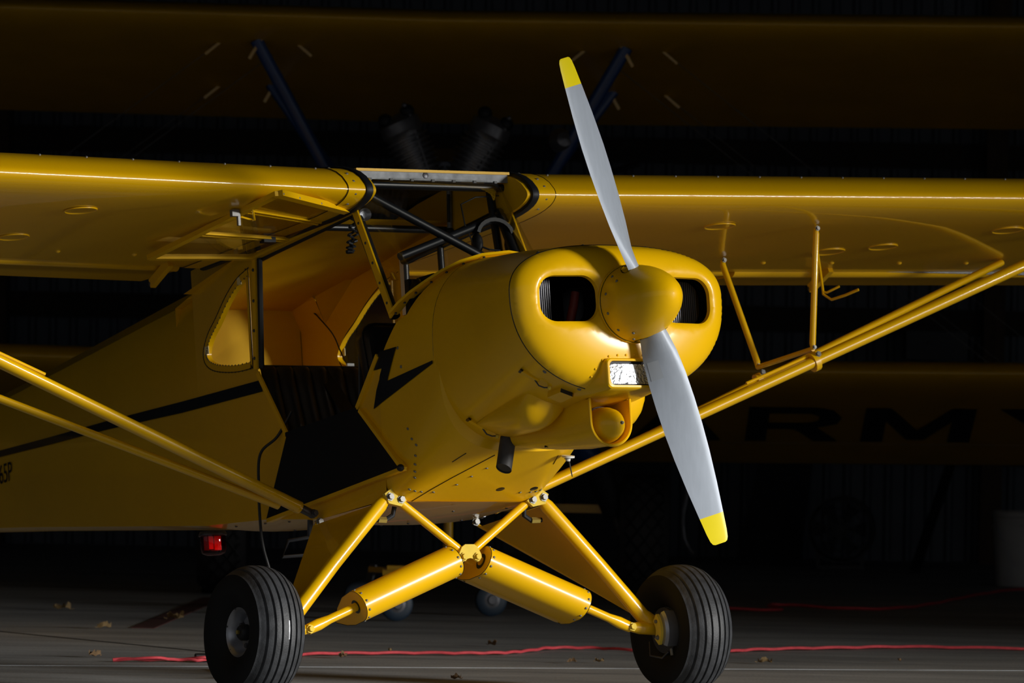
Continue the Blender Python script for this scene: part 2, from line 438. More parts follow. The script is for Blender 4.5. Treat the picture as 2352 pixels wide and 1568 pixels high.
# ---- landing light in the chin
def landing_light():
    def rrect(hx, z0, z1, y, r_=.018, k=5):
        out = []
        for (sx, zz, a0) in ((1, z1, 0), (-1, z1, 90), (-1, z0, 180), (1, z0, 270)):
            for i in range(k):
                a = R(a0+90*i/(k-1)); sz = 1 if zz == z1 else -1
                out.append(V((-.013+sx*(hx-r_)+math.cos(a)*r_, y, zz-sz*r_+math.sin(a)*r_)))
        return out
    hz = A('landing_light_housing', MB().loft([rrect(.110, -.284, -.184, .062), rrect(.114, -.288, -.180, .066), rrect(.122, -.293, -.176, .098, .03), rrect(.146, -.297, -.170, .16, .05), rrect(.165, -.298, -.16, .20, .06), rrect(.172, -.295, -.15, .26, .06)]), 'yellow_paint')
    S('lamp_frame', MB().loft([rrect(.110, -.284, -.184, .062), rrect(.103, -.277, -.190, .061), rrect(.103, -.277, -.190, .084)]), 'yellow_paint', hz)
    S('lamp_gasket', MB().loft([rrect(.1035, -.278, -.189, .080), rrect(.097, -.270, -.201, .080)]), 'black_rubber', hz)
    ln = MB()
    g = []
    for i in range(13):
        g.append([V((lerp(-.112, .086, j/24),   .074+.010*abs(lerp(-1, 1, j/24))**2, lerp(-.270, -.200, i/12))) for j in range(25)])
    ln.loft(g, closed=False)
    S('lamp_lens', ln, 'lamp_lens', hz, label='bright rectangular landing light lens')
landing_light()
# ---- chin scoop with round canister
def scoop():
    def U(y, w_, zt, zb, n=16, e=2, k=1):
        out = [V((-w_, y, zt))]
        for i in range(n+1):
            a = math.pi+math.pi*i/n; c_ = math.cos(a); s2 = math.sin(a)
            out.append(V((math.copysign(abs(c_)**(2/e), c_)*w_, y, zb+w_*k-abs(s2)**(2/e)*w_*k)))
        out.append(V((w_, y, zt))); return out
    sc_ = A('chin_scoop', MB().loft([U(.262, .087, -.30, -.468), U(.34, .090, -.29, -.460, e=2.4), U(.46, .096, -.29, -.452, e=3.4), U(.62, .105, -.30, -.432, e=4.5), U(.80, .115, -.30, -.400, e=5, k=.6)], closed=False), 'yellow_paint')
    S('scoop_inner', MB().loft([U(.262, .080, -.30, -.461), U(.60, .079, -.30, -.40)], closed=False), 'yellow_inside', sc_)
    S('scoop_lip', MB().tube(U(.262, .084, -.296, -.465, 24), .0055, 8), 'yellow_paint', sc_)
    S('scoop_back', MB().box((0, .58, -.36), (.17, .01, .14)), 'black_paint', sc_, smooth=0)
    can = A('canister', MB().lathe([(.0001, -.085), (.020, -.082), (.039, -.071), (.054, -.050), (.063, -.022), (.067, .01), (.067, .12)], (0.0, .305, -.388), (0, 1, 0), 32), 'yellow_paint')
    S('clamp_band', MB().lathe([(.067, .02), (.0695, .021), (.0695, .036), (.067, .037)], (0, .305, -.386), (0, 1, 0), 32), 'dark_metal', can)
    S('canister_bolt', MB().hexbolt((.021, .225, -.388), (.25, -1, 0), .005, .009), 'bolt_metal', can)
    # blisters left and right
    for s_ in (-1, 1):
        mb = MB()
        M3 = Matrix.Rotation(-s_*R(20), 3, 'Y')
        rings = []
        for y, h_, k in ((.392, -.006, .72), (.402, .026, .92), (.418, .056, .99), (.44, .078, 1), (.465, .088, 1), (.52, .084, 1), (.62, .058, .97), (.72, .028, .92), (.80, -.004, .85)):
            c = V((s_*.170, y, -.283-.19*(y-.45)))
            rings.append([c+M3@V((math.cos(R(180+180*j/18))*.084*k, 0, .012-(h_+.012)*abs(math.sin(R(180+180*j/18)))**.75)) for j in range(19)])
        mb.loft(rings, closed=False)
        A('cowl_blister', mb, 'yellow_paint')
    # square cooling duct
    M3 = Matrix.Rotation(R(18), 3, 'Y')@Matrix.Rotation(R(-6), 3, 'X')
    c = V((-.187, .275, -.272))
    d = MB()
    def P(x, y, z): return c+M3@V((x, y, z))
    o_ = [(-.028, -.020), (.028, -.020), (.028, .020), (-.028, .020)]
    d.loft([[P(x, -.035, z) for x, z in o_], [P(x*1.05, .05, z) for x, z in o_]], cap=False)
    dd = A('cooling_duct', d, 'yellow_paint', smooth=0)
    S('duct_opening', MB().add([P(x*.9, -.030, z*.9) for x, z in o_], [(0, 1, 2, 3)]), 'black_paint', dd, smooth=0)
    # spring latches along the side seam
    for (p0, p1) in (((-.331, .302, -.193), (-.240, .274, -.253)), ((-.251, .814, -.296), (-.148, .802, -.354))):
        p0, p1 = V(p0), V(p1); dv = (p1-p0); nrm = V((-.65, -.1, -.75)).normalized()
        p0 = p0+nrm*.006; p1 = p1+nrm*.006
        l = A('cowl_latch', MB().bar(p0, p0+dv*.62, .018, .008, nrm), 'yellow_paint', smooth=0)
        S('latch_wire', MB().tube([p0+dv*.5+nrm*.002, p0+dv*.7+nrm*.014, p0+dv*.88+nrm*.010, p0+dv], .003, 6), 'dark_metal', l)
        S('latch_hook', MB().ball(p0+dv*1.02, .008), 'bracket_yellow', l)
        S('latch_slot', MB().bar(p0-dv*.08, p0+dv*.02, .020, .007, nrm), 'black_paint', l, smooth=0)
    # exhaust stub
    e = MB(); p0, p1 = V((-.100, .80, -.35)), V((-.131, .80, -.478))
    t = (p1-p0).normalized()
    rings = []
    for q, sk in ((p0, 0), (p1, .35)):
        x = t.cross(V((0, 1, 0))).normalized(); y = t.cross(x)
        rings.append([q+x*math.cos(a)*.029+y*math.sin(a)*.029+t*(sk*.03*math.cos(a+.6)) for a in [k*2*math.pi/24 for k in range(24)]])
    ex = A('exhaust_pipe', e.loft(rings), 'exhaust_steel')
    S('pipe_bore', MB().add([p-t*.004 for p in rings[1]], [tuple(range(24))]), 'black_paint', ex, smooth=0)
    # whip antenna
    a_ = A('whip_antenna', MB().tube([(.213, .905, -.425), (.215, .905, -.44), (.220, .90, -.492)], [.0028, .0028, .002], 8), 'dark_metal')
    S('antenna_base', MB().lathe([(.0001, -.004), (.024, -.004), (.024, .003), (.010, .004), (.009, .016), (.0001, .016)], (.211, .905, -.418), (0, .25, -1), 20), 'white_plastic', a_)
    S('antenna_screws', MB().disc((.196, .902, -.425), (0, .25, -1), .004, .003).disc((.227, .906, -.425), (0, .25, -1), .004, .003), 'dark_metal', a_, kind='stuff')
scoop()
# ---- boot cowl: firewall to windshield base / door edge
WB = [(0.0, .90, .318), (.10, .915, .308), (.17, .945, .288), (.22, .985, .262), (.26, 1.03, .232), (.295, 1.085, .20), (.318, 1.13, .170), (.332, 1.175, .138)]
def wbase(ax_):
    return interp([(a, b, c) for a, b, c in WB], abs(ax_))
def boot():
    rings = []
    na = 160; ny = 12
    for i in range(ny+1):
        ring = []
        for j in range(na):
            a = j*2*math.pi/na
            # aft limit for this angle
            p = sec_pt(1.0, a, BSEC)
            if p.z > .13:
                ye = wbase(p.x)[0]+.004
            elif p.z > -.165:
                ye = lerp(1.172, 1.31, min(1, (.142-p.z)/.14))
            else: ye = 1.31
            y = lerp(.875, ye, i/ny)
            q = sec_pt(y, a, BSEC)
            pass
            ring.append(q)
        rings.append(ring)
    bc = A('boot_cowl', MB().loft(rings), 'yellow_paint')
    S('firewall_flange', MB().loft([[sec_pt(.8755, j*2*math.pi/96, BSEC) for j in range(96)], [sec_pt(.8755, j*2*math.pi/96)*.985 for j in range(96)]]), 'yellow_paint', bc)
    # screws on the boot cowl
    sm = MB()
    for a, y in [(R(270-i*7.5), 1.08+.02*abs(i-3)) for i in range(-1, 8)]+[(R(a_), 1.225) for a_ in (206, 197, 190, 183, 176, 169, 162, 154)]:
        p = sec_pt(y, a, BSEC); q = (p-V((0, y, -.05))); q.y = 0; q.normalize(); pass
        sm.disc(p, q, .0065, .004)
    for y in (.95, 1.02, 1.09, 1.16):
        p = sec_pt(y, R(181), BSEC); sm.disc(p, (0, 0, -1), .0065, .004)
    S('screws', sm, 'bolt_metal', bc, kind='stuff')
    sl = MB()
    S('panel_seam', MB().tube([sec_pt(y, R(186), BSEC)+V((0, 0, -.001)) for y in (.91, 1.0, 1.1, 1.2, 1.305)], .0016, 5), 'black_paint', bc)
    S('panel_seam', MB().tube([sec_pt(y, R(203), BSEC)+V((0, 0, -.001)) for y in (.93, .96, 1.0)], .0016, 5), 'black_paint', bc)
    S('panel_seam', MB().tube([sec_pt(y, R(162), BSEC)+V((0, 0, -.001)) for y in (.93, .96, 1.0)], .0016, 5), 'black_paint', bc)
    for hx in (.092, .235):
        S('drain_hole', MB().disc((hx, 1.20, -.499 if hx < .2 else -.497), (0, -.28, -1), .018, .0025, 16), 'black_paint', bc)
    # windshield base strip (bright yellow channel)
    path = []
    for k in range(-7, 8):
        s_ = -1 if k < 0 else 1; a_, y, z = WB[abs(k)]
        path.append(V((s_*a_, y, z+.006)))
    S('windshield_channel', MB().tube(path, 1, prof=[(-.022, -.006), (.024, -.006), (.024, .004), (-.010, .010), (-.022, .008)], upv=(0, 0, 1)), 'yellow_paint', bc)
    sm = MB()
    for k in range(-7, 0):
        a_, y, z = WB[-k]; sm.disc((-a_*1.005, y-.022, z+.002), (-.5, -.5, .6), .0055, .004)
    S('channel_screws', sm, 'dark_metal', bc, kind='stuff')
    # black lightning stripe painted on the right side: thin decal following the skin
    return bc
bt = boot()
# ---- cabin sides
SX = .33
OPEN = [(1.172, .142), (1.300, .012), (1.476, -.166), (2.010, -.186), (2.195, .055), (2.205, .090), (2.190, .300), (2.165, .500), (1.430, .556), (1.395, .556)]
WINO = [(2.232, .476), (2.338, .451), (2.443, .401), (2.544, .332), (2.619, .285), (2.666, .233), (2.672, .192), (2.644, .159), (2.58, .133), (2.484, .114), (2.368, .100), (2.240, .095)]
def crom(P, k=4):
    P = [V(p) for p in P]; out = []
    for i in range(len(P)-1):
        p0, p1, p2, p3 = P[max(i-1, 0)], P[i], P[i+1], P[min(i+2, len(P)-1)]
        for q in range(k):
            t = q/k; out.append(tuple(.5*((2*p1)+(p2-p0)*t+(2*p0-5*p1+4*p2-p3)*t*t+(-p0+3*p1-3*p2+p3)*t**3)))
    out.append(tuple(P[-1])); return out
WINO = crom(WINO)
def shrink(poly, d):
    cx = sum(p[0] for p in poly)/len(poly); cz = sum(p[1] for p in poly)/len(poly)
    out = []
    n = len(poly)
    for i in range(n):
        a, b, c = V(poly[i-1]), V(poly[i]), V(poly[(i+1) % n])
        t = (c-a).normalized(); nn = V((t.y, -t.x))
        if nn.dot(V((cx, cz))-b) < 0: nn = -nn
        out.append(tuple(b+nn*d))
    return out
def xside(y):                     # half width of the fuselage against y
    return interp([(1.0, .33), (2.2, .33), (6.3, .035)], y)[0]
def sheet(outer, holes, s_, off=0):
    v2, f2 = cdt(outer, holes)
    return MB().add([(s_*(xside(y)+off), y, z) for y, z in v2], f2)
ZB = lambda y: interp([(1.31, -.529), (1.8, -.535), (2.2, -.485), (2.75, -.44), (4.5, -.225), (6.3, -.02)], y)[0]
ZT = lambda y: interp([(2.2, .56), (2.75, .545), (3.53, .478), (4.2, .41), (5.5, .31), (6.3, .25)], y)[0]
def sides():
    for s_ in (-1, 1):
        outer = [(1.172, .142), (1.24, .07), (1.30, .0), (1.30, -.2), (1.30, -.525), (1.8, -.535), (2.2, -.485), (2.75, -.44), (2.75, .33), (2.75, .545), (2.2, .57), (1.40, .575), (1.393, .556)]
        if s_ < 0:
            # lower skin below the door, plus the aft part; the door opening bites into the front edge
            outer = [(1.305, .006), (1.476, -.166), (2.010, -.186), (2.195, .055), (2.205, .090), (2.190, .300), (2.165, .500), (2.16, .575), (2.2, .575), (2.75, .545), (2.75, .33), (2.75, -.44), (2.2, -.485), (1.8, -.535), (1.305, -.525)]
            holes = [WINO]
        else:
            holes = [WINO, [(1.29, .14), (2.17, .11), (2.16, .50), (1.44, .55)]]
        sk = A('cabin_side', sheet(outer, holes, s_), 'yellow_fabric', smooth=20)
        # rear quarter window: inner frame band + pane + rivets
        win_in = shrink(WINO, .026)
        fr = MB(); n = len(WINO)
        r0 = [V((s_*(xside(y)+.003), y, z)) for y, z in WINO]; r1 = [V((s_*(xside(y)+.002), y, z)) for y, z in win_in]
        r2 = [V((s_*(xside(y)-.02), y, z)) for y, z in win_in]
        S('quarter_window_frame', MB().loft([r0, r1, r2]), 'yellow_paint', sk)
        v2, f2 = cdt(win_in)
        S('quarter_window_pane', MB().add([(s_*(xside(y)-.004), y, z) for y, z in v2], f2), 'clear_glass', sk, smooth=0)
        S('window_outline', MB().tube([p+V((s_*.0008, 0, 0)) for p in r0]+[r0[0]], .0018, 5, cap=False), 'black_paint', sk)
        rv = MB()
        for loop in (WINO, win_in):
            for a_, b_ in zip(loop, loop[1:]+loop[:1]):
                for t in (0,):
                    y, z = lerp(a_[0], b_[0], t), lerp(a_[1], b_[1], t); rv.disc((s_*(xside(y)+.002), y, z), (s_, 0, 0), .0035, .0025, 6)
        S('window_rivets', rv, 'dark_metal', sk, kind='stuff')
        for (ty, tz) in ((2.655, .222), (2.33, .44)):
            S('tape_patch', MB().box((s_*(xside(ty)+.003), ty-.012, tz), (.002, .032, .03)), 'tape_white', sk, smooth=0)
        if s_ > 0:
            S('side_window_pane', MB().add([(s_*.328, y, z) for y, z in [(1.29, .14), (2.17, .11), (2.16, .50), (1.44, .55)]], [(0, 1, 2, 3)]), 'clear_glass', sk, smooth=0)
            S('window_gap_light', MB().bar((s_*.325, 2.185, .30), (s_*.325, 2.185, .515), .028, .02, (1, 0, 0)), 'glare_clip_white', sk, smooth=0)  # bright light in the window gap painted as a white bar
            S('side_window_frame', MB().tube([(s_*.322, y, z) for y, z in [(1.29, .14), (2.17, .11), (2.16, .50), (1.44, .55), (1.29, .14)]], .012, 8), 'black_tube', sk)
    # belly, turtledeck and tail cone
    be = MB()
    rings = []
    for y in (1.30, 1.5, 1.8, 2.0, 2.2, 2.5, 2.75):
        w_ = xside(y); zb = ZB(y); rings.append([V((w_*t, y, zb-(.004+.018*min(1, (y-1.3)/.3))*(1-t*t))) for t in [-1, -.75, -.5, -.25, 0, .25, .5, .75, 1]])
    b = A('belly_panel', be.loft(rings, closed=False), 'yellow_fabric', smooth=50)
    sm = MB()
    for y in (1.42, 1.75, 1.95, 2.15, 2.35, 2.6):
        for t in (-.8, .05, .75): sm.disc((xside(y)*t, y, ZB(y)-.022*(1-t*t)), (0, 0, -1), .006, .004)
    S('belly_screws', sm, 'dark_metal', b, kind='stuff')
    rings = []
    for y in (2.75, 3.2, 3.8, 4.5, 5.2, 5.8, 6.3):
        w_ = xside(y); zb = ZB(y); zt = ZT(y); zs = lerp(zb, zt, .80)
        ring = [V((0, y, zb-.015)), V((-w_*.6, y, zb-.012)), V((-w_, y, zb)), V((-w_, y, lerp(zb, zs, .5))), V((-w_, y, zs)), V((-w_*.86, y, lerp(zs, zt, .5))), V((-w_*.45, y, zt-.008)), V((0, y, zt))]
        ring += [V((-p.x, p.y, p.z)) for p in ring[-2:0:-1]]
        rings.append(ring)
    tc = A('tail_cone', MB().loft(rings, cap=False).add(rings[-1], [tuple(range(len(rings[-1])))]), 'yellow_fabric', smooth=30)
    # bridge between the cabin side top and the tail cone section
    rings = []
    for y in (2.2, 2.45, 2.75):
        w_ = xside(y); zt = ZT(y); zs = lerp(ZB(y), zt, .80) if y > 2.7 else zt-.01
        rings.append([V((-w_, y, zt if y < 2.7 else zs)), V((-w_*.86, y, lerp(zs, zt, .5)+.01)), V((-w_*.45, y, zt)), V((0, y, zt+.008)), V((w_*.45, y, zt)), V((w_*.86, y, lerp(zs, zt, .5)+.01)), V((w_, y, zt if y < 2.7 else zs))])
    A('cabin_rear_roof', MB().loft(rings, closed=False), 'yellow_fabric')
sides()
# registration letters + lightning flash + stripe on the right side
def decals():
    def flat(name, pts, off=.006):
        v2, f2 = cdt(pts)
        mb = MB().add([(-(xside(y)+off), y, z) for y, z in v2], f2)
        A(name, mb, 'black_paint', smooth=0)
    # stripe behind the door
    flat('black_stripe', [(2.182, .041), (2.89, .059), (3.59, .082), (4.15, .095), (4.68, .110), (5.6, .130), (5.6, .125), (4.68, .084), (4.15, .065), (3.59, .048), (2.89, .016), (2.168, -.004)])
    # flash on boot cowl: conform to sections
    fl = [(1.205, .075), (1.205, .075)]
    ptsl = [(1.291, .019), (1.166, .019), (1.242, -.096), (.909, -.069), (.908, -.080), (1.357, -.185), (1.329, -.120), (1.277, -.045), (1.348, -.044)]
    inner = [(y/100, z/100) for y in range(92, 138, 4) for z in range(-24, 4, 3)]
    v2, f2 = cdt(ptsl)
    bm = bmesh.new(); vv = [bm.verts.new((0, y, z)) for y, z in v2]
    for f in f2: bm.faces.new([vv[i] for i in f])
    bmesh.ops.subdivide_edges(bm, edges=bm.edges, cuts=5, use_grid_fill=True)
    def xs(y, z):
        if y > 1.30: return SX
        hw, zc, zt, zb, nt_, nb_ = interp(BSEC, y)
        n, h = (nt_, zt-zc) if z > zc else (nb_, zc-zb)
        return hw*(max(0, 1-(abs(z-zc)/h)**n))**(1/n)
    mb = MB(); bm.verts.ensure_lookup_table(); bm.verts.index_update()
    mb.add([(-(xs(v.co.y, v.co.z)+.0035), v.co.y, v.co.z) for v in bm.verts], [tuple(v.index for v in f.verts) for f in bm.faces]); bm.free()
    A('lightning_flash', mb, 'black_paint', smooth=40, label='black painted lightning bolt')
    cu = bpy.data.curves.new('registration', 'FONT'); cu.body = '65P'; cu.size = .112
    to = bpy.data.objects.new('tmp', cu); COL.objects.link(to)
    dg = bpy.context.evaluated_depsgraph_get(); me = to.evaluated_get(dg).to_mesh()
    vs_ = [tuple(v.co) for v in me.vertices]; fs = [tuple(p.vertices) for p in me.polygons]
    bpy.data.objects.remove(to)
    x1 = max(p[0] for p in vs_)
    # text runs along -y (towards the nose) on the right side
    mb = MB().add([(-(xside(4.56-(p[0]-x1)*.80)+.004), 4.56-(p[0]-x1)*.80, -.025+p[1]) for p in vs_], fs)
    A('registration_letters', mb, 'letter_black', smooth=0)
decals()
# ---- wings
AF_U = [(0, 3.5), (.015, 3.72), (.06, 3.93), (.15, 4.18), (.3, 4.46), (.6, 4.86), (1.25, 5.5), (2.5, 6.7), (5, 8.25), (7.5, 9.3), (10, 10.1), (15, 11.2), (20, 11.9), (30, 12.3), (40, 11.9), (50, 11.0), (60, 9.5), (70, 7.7), (80, 5.5)]
AF_L = [(80, 0), (60, 0), (40, 0), (30, 0), (20, .03), (15, .12), (10, .38), (7.5, .6), (5, .95), (2.5, 1.55), (1.25, 2.10), (.6, 2.55), (.3, 2.83), (.15, 3.02), (.06, 3.20), (.015, 3.35)]
CH = 1.60; YLE = 1.25
def wz(x): return .0178*(abs(x)-.35)
def foil(x, grow=0, pts=None):
    out = []
    for c_, t in (AF_U+AF_L if pts is None else pts):
        y = YLE+c_/100*CH; z = .557-.0275*(y-YLE)+t/100*CH+wz(x)
        out.append(V((x, y, z)))
    if grow:
        cy = sum(p.y for p in out)/len(out); cz = sum(p.z for p in out)/len(out)
        o2 = []
        n = len(out)
        for i in range(n):
            t = (out[(i+1) % n]-out[i-1]); nn = V((0, t.z, -t.y)).normalized()
            if nn.dot(out[i]-V((x, cy, cz))) < 0: nn = -nn
            o2.append(out[i]+nn*grow)
        return o2
    return out
def zbot(x, y): return .557-.0275*(y-YLE)+wz(x)
def wing(s_):
    w_ = A('wing', MB().loft([foil(s_*x) for x in (.44, 1.2, 2.0, 3.0, 4.0, 5.0)]+[[V((s_*5.3, lerp(p.y, 1.9, .25), lerp(p.z, .62+wz(5), .4))) for p in foil(s_*5.0)]], cap=True), 'yellow_fabric', smooth=70,
          label='left wing reaching out behind the propeller' if s_ > 0 else 'right wing above the open door')
    S('root_fairing', MB().loft([foil(s_*x, .0025) for x in (.372, .445)], cap=True), 'yellow_paint', w_)
    S('fairing_edge', MB().tube([p for p in foil(s_*.4455, .0022)], .0017, 5), 'black_paint', w_)
    S('root_seal', MB().loft([foil(s_*x, g) for x, g in ((.340, .001), (.343, .008), (.357, .011), (.370, .008), (.373, .001))], cap=True), 'black_rubber', w_)
    S('root_rib', MB().loft([foil(s_*x, -.004) for x in (.325, .342)], cap=True), 'yellow_inside', w_)
    sm = MB()
    for c_, t in ((1.2, 5.5), (.6, 2.6), (4, 7.8), (4.5, 1.0), (12, 10.6)):
        p = foil(s_*.41, .0025, [(c_, t)])[0]; nr = V((0, -1, .6 if t > 3.5 else -.6)); sm.disc(p, nr, .006, .004)
    for x in [.5+.19*i for i in range(14)]:
        p = foil(s_*x, 0, [(8.6, 9.68)])[0]; sm.disc(p, (0, -.5, 1), .005, .005)
    S('wing_screws', sm, 'bolt_metal', w_, kind='stuff')
    # flap and aileron
    for nm, x0, x1, gap in (('flap', .455, 2.03, .0), ('aileron', 2.06, 4.95, .006)):
        def sec(x):
            z0 = zbot(x, 2.54)
            nose = [V((x, 2.565+math.cos(a)*.034, z0+.022-gap+math.sin(a)*.034)) for a in [R(60+24*k) for k in range(11)]]
            return [V((x, 2.85, zbot(x, 2.85)+.004)), V((x, 2.70, z0+.036))]+nose+[V((x, 2.72, zbot(x, 2.72)-.002))]
        fl = S(nm, MB().loft([sec(s_*x0), sec(s_*x1)], cap=True), 'yellow_fabric', w_)
    S('hinge_gap', MB().box((s_*.2+s_*2.3, 2.533, zbot(2.5, 2.53)+.02), (3.9, .008, .03)), 'black_paint', w_, smooth=0)
    # inspection rings
    for x, y, r_ in (((1.37, 1.565, .062), (2.21, 2.085, .068), (2.40, 1.98, .06), (2.75, 1.62, .065), (3.6, 2.0, .06)) if s_ > 0 else ((1.385, 1.575, .062), (1.39, 2.10, .06), (2.5, 1.9, .06))):
        S('inspection_ring', MB().lathe([(r_, 0), (r_, -.003), (r_-.003, -.0045), (r_-.006, -.003), (r_-.007, -.0015), (.0001, -.0015)], (s_*x, y, zbot(x, y)), (0, .0275, 1), 28), 'yellow_fabric', w_)
    bm_ = MB()
    for i in range(14):
        x = (2.062-.325*4+.325*i); 
        if x > .5: bm_.ball((s_*x, 2.33, zbot(x, 2.33)), (.011, .011, .008), 8, 6)
    S('hinge_bumps', bm_, 'yellow_fabric', w_, kind='stuff')
    # flap / aileron brackets
    for x in ((.545, 1.85) if s_ < 0 else (1.2, 2.46)):
        br = S('flap_bracket', MB().bar((s_*x, 2.45, zbot(x, 2.45)), (s_*(x-.0), 2.60, zbot(x, 2.6)-.055), .022, .035), 'yellow_fabric', w_, smooth=0)
        S('bracket_bolt', MB().ball((s_*x, 2.60, zbot(x, 2.6)-.055), .014, 8, 6), 'dark_metal', w_)
    # ---- lift struts
    Af = V((s_*.365, 1.80, -.515))
    Bf = V((s_*3.16, 1.50, .595)); Br = V((s_*3.15, 2.25, .565))
    sl = [(math.cos(a)*1.0, math.sin(a)*.62) for a in [R(20*k) for k in range(18)]]
    def strut(a, b, r_, nm):
        d = (b-a).normalized()
        prof = [(p*1.0, q) for p, q in sl]
        return A(nm, MB().tube([a, b], r_, prof=[(q, p) for p, q in sl], upv=(0, 1, 0)) if False else MB().tube([a, b], r_, prof=[(q*1.05, p) for p, q in sl], upv=(0, 1, 0)), 'yellow_tube')
    d = (Bf-Af).normalized()
    fs_ = strut(Af+d*.075, Bf, .034, 'lift_strut')
    S('strut_fork', MB().tube([Af+V((0, 0, .0)), Af+d*.09], .016, 10), 'dark_metal', fs_)
    S('strut_collar', MB().tube([Af+d*.06, Af+d*.085], .024, 14), 'yellow_tube', fs_)
    S('strut_bolt', MB().hexbolt(Af+V((0, -.02, 0)), (0, -1, 0), .010, .012).ball(Af, .018, 10, 8), 'dark_metal', fs_)
    d2 = (Br-Af).normalized()
    rs_ = strut(Af+d2*.13+V((0, .015, -.012)), Br, .0225, 'lift_strut')
    
    # ---- jury struts
    t = .5175
    Fp = Af+(Bf-Af)*t; Rp = Af+(Br-Af)*t
    Ft = V((s_*1.80, 1.55, zbot(1.8, 1.55)-.012)); Rt = V((s_*1.80, 2.22, zbot(1.8, 2.22)-.012))
    for a, b in ((Fp, Ft), (Rp, Rt)):
        jn = A('jury_strut', MB().tube([a+V((0, 0, .045)), a+V((0, 0, .07)), b-V((0, 0, .02)), b], [.008, .0125, .0125, .009], 12), 'yellow_tube')
        S('jury_clamp', MB().tube([a-d*.012, a+d*.012], .039 if a is Fp else .027, 14), 'yellow_tube', jn)
        S('jury_bolt', MB().hexbolt(a+V((0, -.035, .025)), (-.3*s_, -1, 0), .008, .01).hexbolt(b+V((0, -.012, -.0)), (0, -1, 0), .007, .008).hexbolt(a+V((0, -.012, .055)), (0, -1, 0), .006, .007), 'bolt_metal', jn)
    A('jury_cross_tube', MB().tube([Fp+V((0, 0, .05)), Rp+V((0, 0, .05))], .010, 10), 'yellow_tube')
    A('strut_fairlead', MB().tube([Fp+V((-s_*.0, 0, .03)), Fp-(Bf-Af).normalized()*.32+V((0, 0, .035))], .006, 8), 'yellow_tube')
    if s_ > 0:
        pt = A('pitot_tube', MB().tube([(2.19, 2.13, zbot(2.19, 2.1)), (2.19, 2.12, .49), (2.19, 2.11, .40), (2.21, 2.085, .375), (2.24, 2.03, .385), (2.27, 1.98, .40)], .0055, 8), 'yellow_tube')
        S('static_tube', MB().tube([(2.19, 2.11, .41), (2.20, 2.10, .405), (2.235, 2.06, .425)], .0048, 8), 'yellow_tube', pt)
for s_ in (-1, 1): wing(s_)
